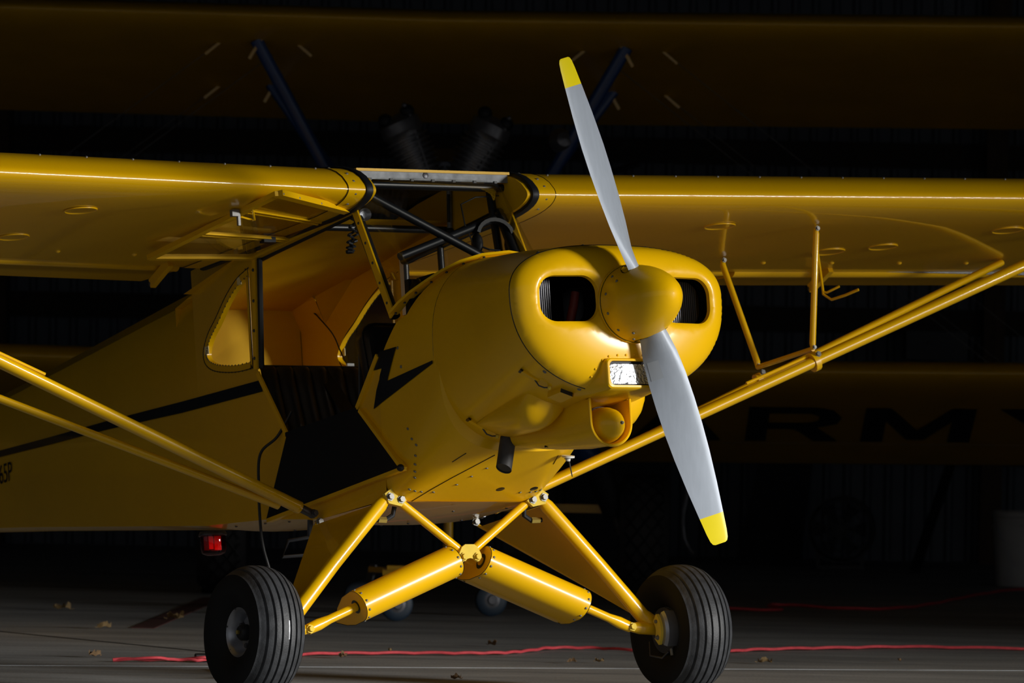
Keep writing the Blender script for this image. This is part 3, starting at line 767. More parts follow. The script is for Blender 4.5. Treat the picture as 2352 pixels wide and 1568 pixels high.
# ---- roof between the wings, windshield
def greenhouse():
    rf = A('cabin_skylight_frame', MB().box((0, 1.405, .712), (.66, .05, .010)).box((0, 1.425, .700), (.65, .012, .03)), 'yellow_paint', smooth=0)
    S('skylight_strip', MB().bar((-.325, 1.392, .695), (.325, 1.392, .695), .008, .034), 'grey_strip', rf, smooth=0)
    rv = MB()
    for i in range(7): rv.box((-.27+.09*i, 1.386, .678), (.012, .006, .009))
    S('strip_clips', rv, 'black_paint', rf, smooth=0, kind='stuff')
    S('strip_plug', MB().disc((-.03, 1.387, .697), (0, -1, 0), .012, .003, 14), 'dark_metal', rf)
    S('roof_bow', MB().tube([(-.33, 1.43, .665), (.33, 1.43, .665)], .016, 10), 'black_tube', rf)
    # skylight pane over the cabin and yellow headliner further back
    A('skylight_pane', MB().loft([[V((-.33, y, z)), V((.33, y, z))] for y, z in ((1.42, .715), (1.7, .735), (2.0, .72), (2.2, .69))], closed=False), 'clear_glass', smooth=0)
    A('cabin_headliner', MB().loft([[V((-.328, y, z)), V((.328, y, z))] for y, z in ((1.80, .60), (2.2, .55), (2.75, .455))], closed=False).add([(-.29, 2.75, .455), (.29, 2.75, .455), (.274, 2.92, .425), (-.274, 2.92, .425)], [(0, 1, 2, 3)]), 'yellow_inside', smooth=0)
    # windshield
    rings = []
    n = 30
    base, top = [], []
    for j in range(n+1):
        s_ = lerp(-1, 1, j/n); x = .332*s_
        y, z = wbase(x); base.append(V((x, y, z+.01)))
        k = max(0, (abs(s_)-.86)/.14)
        top.append(V((.332*s_, 1.402-.004*k, lerp(.695, .560, k))))
    for i in range(13):
        t = i/12; rings.append([base[j].lerp(top[j], t)+V((0, -.035*math.sin(math.pi*t)*(1-abs(lerp(-1, 1, j/n))**3), 0)) for j in range(n+1)])
    A('windshield', MB().loft(rings, closed=False), 'clear_glass')
    for s_ in (-1, 1):
        a, b = V((s_*.334, 1.178, .135)), V((s_*.334, 1.402, .560))
        p = A('windshield_post', MB().bar(a, b, .034, .007, (1, 0, 0)), 'yellow_paint', smooth=0)
        S('post_tube', MB().tube([a+V((-s_*.022, .018, 0)), b+V((-s_*.022, .03, 0))], .020, 10), 'black_tube', p)
        sm = MB()
        for i in range(5): sm.disc(a.lerp(b, .12+.19*i)+V((s_*.004, 0, 0)), (s_, 0, 0), .0055, .004)
        S('post_screws', sm, 'dark_metal', p, kind='stuff')
    # cabin tubes
    ft = A('cabin_frame_tube', MB().tube([(-.290, 1.39, .622), (.19, 1.34, .378)], .0165, 10), 'black_tube')
    A('cabin_frame_tube', MB().tube([(-.19, 1.34, .382), (.27, 1.41, .545)], .0155, 10), 'black_tube')
    A('cabin_frame_tube', MB().tube([(.300, 1.49, .725), (.300, 1.44, .42), (.300, 1.40, .20)], .016, 10), 'black_tube')
    A('cabin_frame_tube', MB().tube([(-.31, 2.16, .505), (-.31, 1.43, .575)], .016, 10), 'black_tube')
    A('cabin_frame_tube', MB().tube([(.31, 2.16, .505), (.31, 1.43, .575)], .016, 10), 'black_tube')
    A('cabin_frame_tube', MB().tube([(-.31, 1.83, .57), (.31, 1.83, .57)], .014, 10), 'black_tube')
    A('cabin_frame_tube', MB().tube([(.315, 1.885, .15), (.315, 1.89, .54)], .013, 10), 'black_tube')
    fg = A('fuel_sight_gauge', MB().tube([(.312, 1.807, .565), (.312, 1.793, .735)], .010, 10), 'grey_strip')
    S('gauge_fitting', MB().ball((.312, 1.807, .562), .016, 10, 8).ball((.312, 1.793, .738), .016, 10, 8), 'black_rubber', fg)
    S('gauge_slot', MB().tube([(.304, 1.797, .595), (.304, 1.786, .70)], .006, 8), 'black_paint', fg)
    # instrument panel and stick tops
    ip = A('instrument_panel', MB().box((0, 1.12, .13), (.60, .03, .26)).box((0, 1.07, .262), (.5, .12, .012)), 'black_lining', smooth=0)
    # coiled cable
    cp = []
    for i in range(80):
        t = i/79; a = t*2*math.pi*13
        c = V((-.29+.02*math.sin(t*3.1), 1.50+.16*t if t < .5 else 1.58-.02*(t-.5), .555-.14*math.sin(t*math.pi)))
        c = V((lerp(-.30, -.25, t), 1.47+.09*math.sin(t*math.pi*.9), .56-.13*math.sin(t*math.pi)))
        cp.append(c+V((math.cos(a)*.011, math.sin(a)*.011, 0)))
    A('coiled_cable', MB().tube(cp, .0045, 6), 'black_rubber')
    A('cabin_vent', MB().lathe([(.001, .0), (.014, -.001), (.020, -.008), (.024, -.022), (.024, .01)], (-.30, 1.40, .545), (.2, 1, .1), 20), 'wheel_metal')
greenhouse()
# ---- doors
def doors():
    # upper door: swung up under the right wing, hinged along the top of the opening
    h0, h1 = V((-.338, 1.425, .560)), V((-.338, 2.165, .506))
    o0, o1 = V((-.786, 1.170, .575)), V((-.765, 2.200, .503))
    dn = (h1-h0).cross(o0-h0).normalized()
    def rail(a, b, nm, wd=.030, th=.018, par=None):
        mb = MB().bar(a, b, wd, th, dn)
        return S(nm, mb, 'yellow_paint', par, smooth=0) if par else A(nm, mb, 'yellow_paint', smooth=0)
    fr = rail(h0, h1, 'upper_door')
    rail(h0, o0, 'door_rail', .036, .022, fr); rail(o0, o1, 'door_rail', .030, .018, fr); rail(h1, o1, 'door_rail', .030, .018, fr)
    for t in (.26, .62):
        a, b = h0.lerp(h1, t), o0.lerp(o1, t); e = (h1-h0).normalized()*.013
        rail(a-e, b-e, 'door_bar', .011, .012, fr); rail(a+e, b+e, 'door_bar', .011, .012, fr)
    S('door_pane', MB().add([h0, h1, o1, o0], [(0, 1, 2, 3)]), 'clear_glass', fr, smooth=0)
    S('door_seal', MB().tube([h0+V((.022, .03, -.008)), h1+V((.022, 0, -.008))], .011, 8), 'black_rubber', fr)
    sm = MB()
    for t in (.08, .45, .75, .97): sm.disc(h0.lerp(o0, t)+V((0, -.018, -.003)), (-.2, -1, -.2), .005, .004)
    S('door_rivets', sm, 'bolt_metal', fr, kind='stuff')
    c = h0.lerp(h1, .62).lerp(o0.lerp(o1, .62), .25)
    S('door_clip', MB().box(c+V((0, 0, -.006)), (.05, .035, .02)), 'black_rubber', fr, smooth=0)
    S('pull_strap', MB().tube([o0.lerp(o1, .2), o0.lerp(o1, .24)+V((.04, .02, -.035)), o0.lerp(o1, .3)+V((.07, .03, -.02)), o0.lerp(o1, .33)], .004, 6), 'yellow_tube', fr)
    l = A('door_latch', MB().box((-.815, 1.45, zbot(.8, 1.45)-.012), (.03, .02, .024)).box((-.80, 1.45, zbot(.8, 1.45)-.035), (.010, .012, .045)), 'bolt_metal', smooth=0)
    # door rear post (yellow, on the aft edge of the opening)
    p = A('door_post', MB().bar((-.336, 2.205, .085), (-.336, 2.168, .500), .024, .012, (1, 0, 0)), 'yellow_paint', smooth=0)
    S('post_gasket', MB().tube([(-.330, 2.175, .085), (-.330, 2.140, .505)], .011, 8), 'black_rubber', p)
    sm = MB()
    for t in (.1, .35, .62, .9): sm.disc(V((-.343, 2.205, .085)).lerp(V((-.343, 2.168, .500)), t), (-1, 0, 0), .0065, .005)
    S('post_screws', sm, 'dark_metal', p, kind='stuff')
    for a, b in (((-.334, 2.200, .070), (-.334, 2.010, -.186)), ((-.334, 1.305, .006), (-.334, 1.476, -.166))):
        A('opening_edge', MB().bar(a, b, .020, .008, (1, 0, 0)), 'yellow_paint', smooth=0)
    A('door_sill', MB().bar((-.334, 1.476, -.170), (-.334, 2.010, -.190), .016, .012, (1, 0, 0)), 'black_lining', smooth=0)
    # lower door: hanging down, black lining outwards
    P = [V((-.344, 1.453, -.172)), V((-.344, 1.990, -.190)), V((-.352, 2.172, -.490)), V((-.352, 1.158, -.428))]
    ld = A('lower_door', MB().prism(P, (.018, 0, .004)), 'black_lining', smooth=0, label='lower door hanging open, black inside face')
    for a, b in ((P[0], P[3]), (P[3], P[2])):
        S('door_edge', MB().bar(a+V((.010, -.006, -.004)), b+V((.010, -.006, -.004)), .014, .024, (1, 0, 0)), 'yellow_paint', ld, smooth=0)
    S('door_corner_cap', MB().ball(P[3]+V((0, 0, 0)), .014, 10, 8), 'black_rubber', ld)
doors()
# ---- seats and cabin interior
def interior():
    # rear seat back with vertical ribs
    def cushion(name, x0, x1, pts, ribs, thick, mt='leather', par=None):
        n = ribs*6; rings = []
        for y, z in pts:
            rings.append([V((lerp(x0, x1, j/n), y-thick*abs(math.sin(math.pi*ribs*j/n))**.6, z)) for j in range(n+1)])
        mb = MB().loft(rings, closed=False)
        return mb
    st = A('rear_seat', cushion('rear_seat', -.29, .29, [(2.27, .105), (2.255, .09), (2.23, .0), (2.19, -.12), (2.15, -.24)], 8, .022), 'leather')
    S('seat_base', MB().box((0, 1.98, -.28), (.56, .40, .10)), 'leather', st, smooth=0)
    S('seat_piping', MB().tube([(-.29, 2.268, .108), (.29, 2.268, .108)], .004, 6), 'black_rubber', st)
    S('seat_belt', MB().loft([[V((.00+dx, 2.235, .10)), V((.075+dx, 2.235, .10))] if False else [V((-.06+dx, y, z)), V((.005+dx, y, z))] for dx, y, z in ((0, 2.262, .108), (.02, 2.215, .03), (.07, 2.165, -.10), (.10, 2.10, -.20))], closed=False), 'black_lining', st)
    S('seat_belt', MB().loft([[V((.14+dx, y, z)), V((.205+dx, y, z))] for dx, y, z in ((0, 2.262, .108), (-.02, 2.215, .03), (-.03, 2.165, -.10), (-.04, 2.10, -.20))], closed=False), 'black_lining', st)
    # front seat: tall back turned edge-on, seat cushion
    def rr(x0, x1, y, z0, z1, r_=.05, k=5):
        out = []
        for (xx, zz, a0) in ((x1, z1, 0), (x0, z1, 90), (x0, z0, 180), (x1, z0, 270)):
            for i in range(k):
                a = R(a0+90*i/(k-1)); sx = 1 if xx == x1 else -1; sz = 1 if zz == z1 else -1
                out.append(V((xx-sx*r_+math.cos(a)*r_, y, zz-sz*r_+math.sin(a)*r_)))
        return out
    def lean(ring, k): return [V((p.x, p.y+(p.z-(-.2))*k, p.z)) for p in ring]
    fs_ = A('front_seat', MB().loft([lean(rr(-.21, .21, 1.50, -.22, .155, .06), .22), lean(rr(-.225, .225, 1.52, -.23, .17, .06), .22), lean(rr(-.225, .225, 1.57, -.23, .17, .06), .22), lean(rr(-.21, .21, 1.59, -.22, .155, .06), .22)], cap=True), 'leather')
    S('seat_piping', MB().tube(lean(rr(-.226, .226, 1.52, -.23, .171, .06), .22), .004, 6), 'black_rubber', fs_)
    S('seat_cushion', MB().box((0, 1.36, -.25), (.42, .34, .10)), 'leather', fs_, smooth=0)
    A('cabin_floor', MB().box((0, 1.75, -.40), (.64, .95, .02)), 'black_lining', smooth=0)
    A('firewall_board', MB().box((0, 1.33, -.26), (.62, .02, .30)), 'black_lining', smooth=0)
    # baggage compartment walls
    bg = A('baggage_wall', MB().add([(-.274, 2.92, -.30), (.274, 2.92, -.30), (.274, 2.92, .425), (-.274, 2.92, .425)], [(0, 1, 2, 3)]), 'yellow_inside', smooth=0)
    S('baggage_floor', MB().add([(-.31, 2.29, -.28), (.31, 2.29, -.28), (.274, 2.92, -.28), (-.274, 2.92, -.28)], [(0, 1, 2, 3)]), 'yellow_inside', bg, smooth=0)
    A('cabin_wire', MB().tube(crom([(.12, 2.30, .115), (.18, 2.45, .19), (.225, 2.58, .28), (.255, 2.72, .36), (.27, 2.80, .40), (.275, 2.87, .415), (.274, 2.91, .41)], 5), .003, 6), 'cord_black')
    A('wire_clip', MB().box((.12, 2.285, .118), (.03, .012, .012)), 'glare_clip_white', smooth=0)
    A('control_stick', MB().tube([(-.05, 1.95, -.3), (-.05, 1.93, -.05), (-.045, 1.92, .12)], .009, 8), 'black_tube')
interior()
# ---- landing gear
def gear():
    for s_ in (-1, 1):
        F = V((s_*.329, 1.312, -.518)); Rr = V((s_*.338, 1.815, -.545)); Ax = V((s_*.800, 1.322, -1.000)); B = V((s_*.690, 1.318, -1.000)); C_ = V((s_*.282, 1.314, -.527))
        kn = Ax+(F-Ax)*.10+V((-s_*.006, 0, -.004))
        leg = A('gear_leg', MB().tube([F, F+(Ax-F)*.06, F+(Ax-F)*.5, kn, Ax+V((s_*.03, 0, -.004))], [.018, .0265, .0265, .029, .027], 14), 'yellow_tube')
        S('lower_lug', MB().tube([Ax+V((s_*.02, 0, -.004)), B+V((s_*.04, 0, -.002)), B], [.027, .024, .016], 14), 'yellow_tube', leg)
        S('gusset', MB().prism([B+V((s_*.05, -.012, .02)), Ax+(F-Ax)*.13+V((-s_*.01, -.012, 0)), Ax+V((0, -.012, 0))], (0, .02, 0)), 'yellow_tube', leg, smooth=0)
        S('rear_tube', MB().tube([Rr, Ax+V((-s_*.02, .02, .03))], [.006, .006], 12), 'yellow_tube', leg)
        # fabric fairing between the two tubes
        q = [F+(Ax-F)*.05+V((0, .02, 0)), F+(Ax-F)*.93+V((0, .02, 0)), Rr+(Ax-Rr)*.95, Rr+(Ax-Rr)*.04]
        S('leg_fairing', MB().prism(q, V((s_*.010, 0, .004))), 'yellow_fabric', leg, smooth=0)
        S('axle', MB().tube([Ax, V((s_*.91, 1.322, -1.008))], .019, 12), 'dark_metal', leg)
        # upper fitting with two bolts
        ft = S('upper_fitting', MB().prism([F+V((-s_*-.022, -.028, .012)), F+V((s_*.006, -.028, -.024)), C_+V((0, -.028, -.026)), C_+V((-s_*.024, -.028, -.004)), C_+V((-s_*.004, -.028, .020)), F+V((-s_*.012, -.028, .034))], (0, .018, 0)), 'bracket_yellow', leg, smooth=0)
        S('bolt', MB().hexbolt(F+V((0, -.028, 0)), (0, -1, 0), .011, .014), 'bolt_metal', leg)
        S('bolt', MB().hexbolt(C_+V((0, -.028, 0)), (0, -1, 0), .011, .014), 'bolt_metal', leg)
        S('bolt', MB().hexbolt(B+V((0, -.018, 0)), (-.1*s_, -1, 0), .0115, .014), 'bracket_yellow', leg)
        S('bolt', MB().hexbolt(Rr+V((-s_*.0, -.02, .0)), (0, -1, 0), .011, .014), 'bolt_metal', leg)
        S('brake_hose', MB().tube([C_+V((-s_*.004, .03, -.02)), C_+V((s_*.0, .04, -.05)), C_+V((s_*.035, .045, -.07)), C_+V((s_*.075, .04, -.066))], .009, 8), 'black_rubber', leg)
        S('hose_fitting', MB().tube([C_+V((s_*.03, .042, -.068)), C_+V((s_*.065, .040, -.067))], .0125, 6), 'brass', leg)
        # cabane tube
        P = V((s_*.022, 1.315, -.716))
        cb = A('cabane_tube', MB().tube([C_, C_+(P-C_)*.08, P], [.013, .0165, .0165], 12), 'yellow_tube')
        # shock strut and its teardrop cover
        a0 = V((s_*.029, 1.318, -.739)); d = (B-a0).normalized(); L = (B-a0).length
        ss = A('shock_strut', MB().tube([a0+d*.03, B-d*.10, B-d*.05, B], [.0165, .0165, .022, .020], 14), 'yellow_tube')
        nz = V((0, 0, 1))-d*d.z; nz.normalize(); ny = V((0, 1, 0))
        prof = []
        for k in range(19):
            t = k/18; a = R(-90-180*t)
            prof.append((math.cos(a)*.072*1.0, math.sin(a)*.064))
        # prof in (y, n): round front, pointed tail aft and low
        sect = []
        for k in range(17):
            a = R(90+ 180*k/16); sect.append((math.cos(a)*.070, math.sin(a)*.060))
        sect += [(.05, -.066), (.11, -.060), (.175, -.042), (.178, -.038), (.13, .012), (.07, .046)]
        r0 = [a0+d*.035+ny*p+nz*q for p, q in sect]; r1 = [a0+d*(L*.685)+ny*p+nz*q for p, q in sect]
        cv = S('shock_cover', MB().loft([r0, r1], cap=True), 'yellow_paint', ss, 30)
        S('cover_hole', MB().lathe([(.026, 0), (.0001, .0)], a0+d*(L*.685+.001), d, 18).lathe([(.030, 0), (.0001, 0)], a0+d*(.034), d, 18), 'black_paint', ss, smooth=0)
        rv = MB()
        for e, rg in ((.012, r0), (-.012, r1)):
            for k in (1, 4, 7, 10, 13, 16, 18, 20):
                p = rg[k]+d*e; n_ = (p-(a0+d*((p-a0).dot(d)))); n_ = n_.normalized(); rv.disc(p, n_, .0048, .004, 8)
        S('cover_screws', rv, 'bolt_metal', ss, kind='stuff')
        S('cover_seam', MB().tube(r0+[r0[0]], .0013, 4, cap=False).tube(r1+[r1[0]], .0013, 4, cap=False), 'black_paint', ss)
        # wheel
        W = V((s_*.913, 1.318, -1.010)); ax = V((s_, 0, .035)).normalized()
        tp = []
        Rt, hw_ = .243, .101
        outl = [(.088, -.062), (.097, -.072), (.125, -.088), (.160, -.0995), (.190, -.0985), (.207, -.0935)]
        full = outl[:]
        # crown with ribs: five grooves
        crown = []
        for k in range(61):
            t = -1+2*k/60; h = t*.0875
            r_ = Rt-.033*abs(t)**2.6
            g = min(abs(h-gx) for gx in (-.068, -.043, -.0165, .0165, .043, .068))
            if g < .0026: r_ -= .0075
            crown.append((r_, h))
        full += crown+[(r_, -h) for r_, h in outl[::-1]]
        tire = A('tire', MB().lathe(full, W, ax, 72, refv=(0, 0, 1)), 'tire_rubber', smooth=28)
        # dark smooth sidewalls as separate skins
        for q in (-1, 1):
            S('sidewall', MB().lathe([(r_, q*abs(h)*1.004+q*.0006) for r_, h in outl], W, ax, 72, refv=(0, 0, 1)), 'tire_wall', tire)
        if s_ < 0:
            S('pale_patch', MB().lathe([(Rt+.0006, -.0125), (Rt+.0009, -.0100), (Rt+.0006, -.0075)], W, ax, 10, refv=(0, -1, 0), a0=R(-12), a1=R(4)), 'patch_white', tire, label='pale patch on the tread')  # thin pale strip laid over one tread rib
        rim = A('wheel_rim', MB().lathe([(.0001, .030), (.030, .030), (.034, .026), (.062, .018), (.070, .030), (.074, .052), (.082, .062), (.090, .066), (.094, .062), (.092, .050)], W, ax, 40).lathe([(.0001, -.030), (.060, -.030), (.072, -.045), (.082, -.060), (.092, -.064), (.094, -.060)], W, ax, 40), 'wheel_metal')
        S('hub_cap', MB().lathe([(.030, .028), (.030, .052), (.022, .062), (.0001, .063)], W, ax, 20), 'black_rubber', rim)
        S('cotter_nut', MB().tube([W+ax*.064, W+ax*.072], .008, 6), 'brass', rim)
        bm_ = MB()
        for k in range(3):
            a = R(40+120*k); bm_.hexbolt(W+ax*.022+V((0, math.cos(a), math.sin(a)))*.047, ax, .009, .014)
        for k in range(6):
            a = R(20+60*k); bm_.disc(W+ax*.064+V((0, math.cos(a), math.sin(a)))*.087, ax, .0035, .003, 6)
        S('wheel_bolts', bm_, 'dark_metal', rim, kind='stuff')
        # brake disc and caliper on the inner side
        bd = S('brake_disc', MB().lathe([(.030, -.075), (.086, -.075), (.086, -.068), (.03, -.068)], W, ax, 36), 'dark_metal', rim)
        cal = A('brake_caliper', MB().lathe([(.055, -.070), (.055, -.128), (.095, -.128), (.104, -.118), (.104, -.070), (.098, -.062), (.055, -.070)], W, ax, 14, refv=(0, -1, 0), a0=R(-40), a1=R(40)), 'wheel_metal', 30)
        S('caliper_plate', MB().lathe([(.045, -.140), (.080, -.140), (.080, -.126), (.045, -.126)], W, ax, 12, refv=(0, -1, 0), a0=R(-46), a1=R(46)), 'bracket_yellow', cal)
        S('caliper_bolts', MB().hexbolt(W-ax*.138+V((0, -.055, .03)), -ax, .007, .01).hexbolt(W-ax*.138+V((0, -.055, -.03)), -ax, .007, .01), 'bolt_metal', cal)
        S('bleed_line', MB().tube([W-ax*.10+V((0, -.06, -.085)), W-ax*.11+V((0, -.03, -.105)), W-ax*.13+V((0, .02, -.09)), Ax+V((0, .04, -.05))], .004, 6), 'dark_metal', cal)
        S('bleeder', MB().tube([W-ax*.09+V((0, -.065, -.075)), W-ax*.09+V((0, -.068, -.10))], .006, 8), 'bolt_metal', cal)
    # apex plate
    ap = A('cabane_plate', MB().prism([V((x, 1.290, z)) for x, z in ((-.033, -.702), (-.018, -.692), (.020, -.692), (.034, -.702), (.050, -.733), (.046, -.752), (.030, -.757), (.014, -.746), (0, -.743), (-.014, -.746), (-.030, -.757), (-.046, -.752), (-.050, -.733))], (0, .010, 0)), 'bracket_yellow', smooth=0)
    S('back_plate', MB().prism([V((x, 1.330, z)) for x, z in ((-.033, -.702), (.034, -.702), (.050, -.733), (.046, -.757), (.030, -.762), (0, -.75), (-.030, -.762), (-.046, -.757), (-.050, -.733))], (0, .008, 0)), 'yellow_tube', ap, smooth=0)
    for s_ in (-1, 1): S('bolt', MB().hexbolt((s_*.029, 1.288, -.739), (0, -1, 0), .011, .013), 'bracket_yellow', ap)
    # step and its bracket behind the right strut
    st = A('boarding_step', MB().tube([(-.300, 1.93, -.52), (-.300, 1.94, -.585)], .011, 8), 'black_tube')
    S('step_tread', MB().tube([(-.30, 1.94, -.585), (-.40, 1.93, -.60), (-.43, 1.93, -.66), (-.30, 1.95, -.65), (-.28, 1.95, -.60)], .007, 8), 'black_tube', st)
    # red beacon under the belly
    c = V((-.14, 2.97, -.435))
    be = A('beacon_light', MB().lathe([(.0001, 0), (.050, 0), (.055, -.010), (.055, -.016), (.050, -.018)], c, (0, 0, 1), 28), 'dark_metal')
    S('beacon_glass', MB().lathe([(.050, -.016), (.050, -.070), (.044, -.084), (.030, -.090), (.0001, -.091)], c, (0, 0, 1), 28), 'red_glass', be)
    S('beacon_core', MB().box(c+V((.012, 0, -.045)), (.030, .03, .055)).box(c+V((-.02, 0, -.045)), (.02, .04, .05)), 'beacon_white', be, smooth=0, kind='stuff')
gear()
# ---- propeller and spinner
def prop():
    H = V((0, .0, .016)); dirv = V((-.287, 0, .958)).normalized()
    tab = [(.07, .080, 44, .85), (.10, .088, 42, .72), (.14, .104, 40, .50), (.21, .126, 36, .27), (.30, .139, 31, .15), (.40, .143, 27, .105), (.50, .141, 23.5, .09), (.60, .133, 20.5, .08), (.72, .115, 18, .07), (.835, .092, 16, .062), (.90, .078, 15, .058), (.928, .068, 14.5, .056), (.940, .056, 14.5, .056), (.944, .040, 14.5, .05)]
    hub = A('propeller', MB().lathe([(.0001, -.03), (.06, -.03), (.065, 0), (.06, .035), (.0001, .035)], H, (0, 1, 0), 24), 'prop_alloy')
    def sect(r_, sgn):
        ch, be, tk = interp(tab, r_); r_ *= .957
        be = R(be); span = dirv*sgn; t = V((0, 1, 0)).cross(span)           # tangential direction
        if t.x*sgn > 0: t = -t
        le = t*math.cos(be)+V((0, -math.sin(be), 0)); nn = t*(-math.sin(be))+V((0, -math.cos(be), 0)); 
        pts = []
        n = 12
        for k in range(n+1):
            u = k/n; x = .5-u; yt = tk*ch*(1.0*math.sqrt(max(u, 0))*(1-u)*1.55)
            pts.append((x, yt*.9))
        for k in range(n-1, 0, -1):
            u = k/n; pts.append((.5-u, -tk*ch*.12*math.sin(math.pi*u)))
        # sweep so the trailing edge runs straight as on the metal blade
        return [H+span*r_+le*(x*ch+.0)+nn*y_ for x, y_ in pts]
    for sgn in (1, -1):
        rs = [t[0] for t in tab if t[0] <= .835]
        rs = sorted(set(rs+[.25, .35, .45, .55, .66, .78]))
        bl = S('blade', MB().loft([sect(r_, sgn) for r_ in rs], cap=True), 'prop_alloy', hub, 50)
        ro = [.835, .86, .88, .90, .915, .928, .935, .940, .944]
        S('blade_tip', MB().loft([sect(r_, sgn) for r_ in ro], cap=True), 'yellow_tip', hub, 50, label='yellow painted blade tip')
    # worn grey decal on the lower blade face
    q = [sect(r_, -1) for r_ in (.225, .26, .295)]
    S('blade_decal', MB().loft([[p+V((0, -.0012, 0)) for p in s2[7:12]] for s2 in q], closed=False), 'decal', hub, 50)
    prof = [(.0001, -.232), (.014, -.230), (.030, -.222), (.050, -.203), (.070, -.175), (.090, -.137), (.108, -.092), (.122, -.045), (.131, .0), (.1365, .040), (.1385, .060)]
    prof = [(r_, h*.90 if h < 0 else h) for r_, h in prof]
    sp = A('spinner', MB().lathe(prof, (0, 0, .015), (0, 1, 0), 48), 'yellow_paint')
    S('spinner_backplate', MB().lathe([(.1385, .060), (.1415, .061), (.1425, .066), (.1415, .072), (.10, .074)], (0, 0, .015), (0, 1, 0), 48), 'yellow_paint', sp)
    S('backplate_gap', MB().lathe([(.1395, .0575), (.1400, .0605)], (0, 0, .015), (0, 1, 0), 48), 'black_paint', sp)
    sm = MB()
    for k in range(12):
        a = R(12+30*k); r_ = .1385
        if k % 6 in (3,): pass
        sm.disc(V((math.sin(a)*.1345, .030, .015+math.cos(a)*.1345)), (math.sin(a), -.08, math.cos(a)), .0058, .004)
    for a in (R(-58), R(122), R(25), R(205)):
        sm.disc(V((math.sin(a)*.129, -.012, .015+math.cos(a)*.129)), (math.sin(a), -.18, math.cos(a)), .0058, .004)
    S('spinner_screws', sm, 'bolt_metal', sp, kind='stuff')
    # dark blade cut-outs around the roots, following the spinner surface
    for sgn in (1, -1):
        span = dirv*sgn; pts = []
        ch, be, tk = interp(tab, .13); be = R(be)
        t = V((0, 1, 0)).cross(span)
        if t.x*sgn > 0: t = -t
        for k in range(28):
            a = 2*math.pi*k/28
            x = math.cos(a)*.066; y_ = math.sin(a)*.030
            off = t*(x*math.cos(be)-y_*math.sin(be))+V((0, -(x*math.sin(be)+y_*math.cos(be)), 0))+V((0, .012, 0))
            # push on to the spinner surface
            yy = max(-.2, min(.055, off.y)); rr_ = interp([(h, r_) for r_, h in prof], yy)[0]
            lat = off.dot(t); rad = math.sqrt(max(rr_*rr_-lat*lat, 1e-6))
            pts.append(V((0, yy, .015))+t*lat+span*(rad+.0012))
        S('blade_cutout', MB().add(pts, [tuple(range(28))]), 'black_paint', sp, smooth=0)
prop()
# ---- tail surfaces
def tail():
    for s_ in (-1, 1):
        pts = [(0.03, 5.05), (.9, 5.25), (1.35, 5.42), (1.5, 5.6), (1.5, 5.95), (1.3, 6.15), (.1, 6.15)]
        A('stabilizer', MB().prism([V((s_*x, y, .20)) for x, y in pts], (0, 0, .035)), 'yellow_fabric', smooth=0)
    A('fin', MB().prism([V((-.015, y, z)) for y, z in ((5.1, .28), (5.6, .75), (5.9, 1.0), (6.15, 1.08), (6.5, .95), (6.62, .6), (6.55, .1), (6.2, .02))], (.03, 0, 0)), 'yellow_fabric', smooth=0)
    zg = (ROT.inverted() @ V((0, 6.1, FLOOR)))
    tw = A('tail_wheel', MB().lathe([(.06, -.03), (.09, -.035), (.10, -.02), (.10, .02), (.09, .035), (.06, .03), (.0001, .03)], (0, 6.25, (FLOOR+.10+6.25*math.sin(TH))/math.cos(TH)), (1, 0, 0), 24), 'tire_rubber')
    zc = (FLOOR+.10+6.25*math.sin(TH))/math.cos(TH)
    S('tail_spring', MB().tube([(0, 5.9, .0), (0, 6.2, zc+.14), (0, 6.25, zc)], .014, 8), 'dark_metal', tw)
tail()

# ---- headset hanging in the cabin (rests on the cabin tubes)
def headset():
    base = toworld((.245, 1.385, .465))
    e = empty('headset', base, (-TH, 0, 0)); tag(e, 'black pilot headset hanging inside the windshield of the airplane', 'headset')
    arc = [V((math.cos(R(a))*.075, .0, math.sin(R(a))*.06+.01)) for a in range(10, 171, 16)]
    obj('headband', MB().tube(arc, 1, prof=[(-.02, -.007), (.02, -.007), (.02, .007), (-.02, .007)]), 'black_rubber', e)
    for s_ in (-1, 1):
        obj('ear_cup', MB().ball((s_*.072, 0, -.02), (.020, .030, .040), 12, 8), 'black_rubber', e)
    obj('headset_cable', MB().tube([(-.08, 0, -.04), (-.12, .0, .05), (-.12, .02, .13), (-.05, .03, .16), (.06, .04, .17)], .003, 6), 'cord_black', e)
    obj('boom_mic', MB().tube([(-.07, -.01, -.03), (-.05, -.05, -.05), (-.01, -.06, -.055)], .004, 6), 'dark_metal', e)
headset()

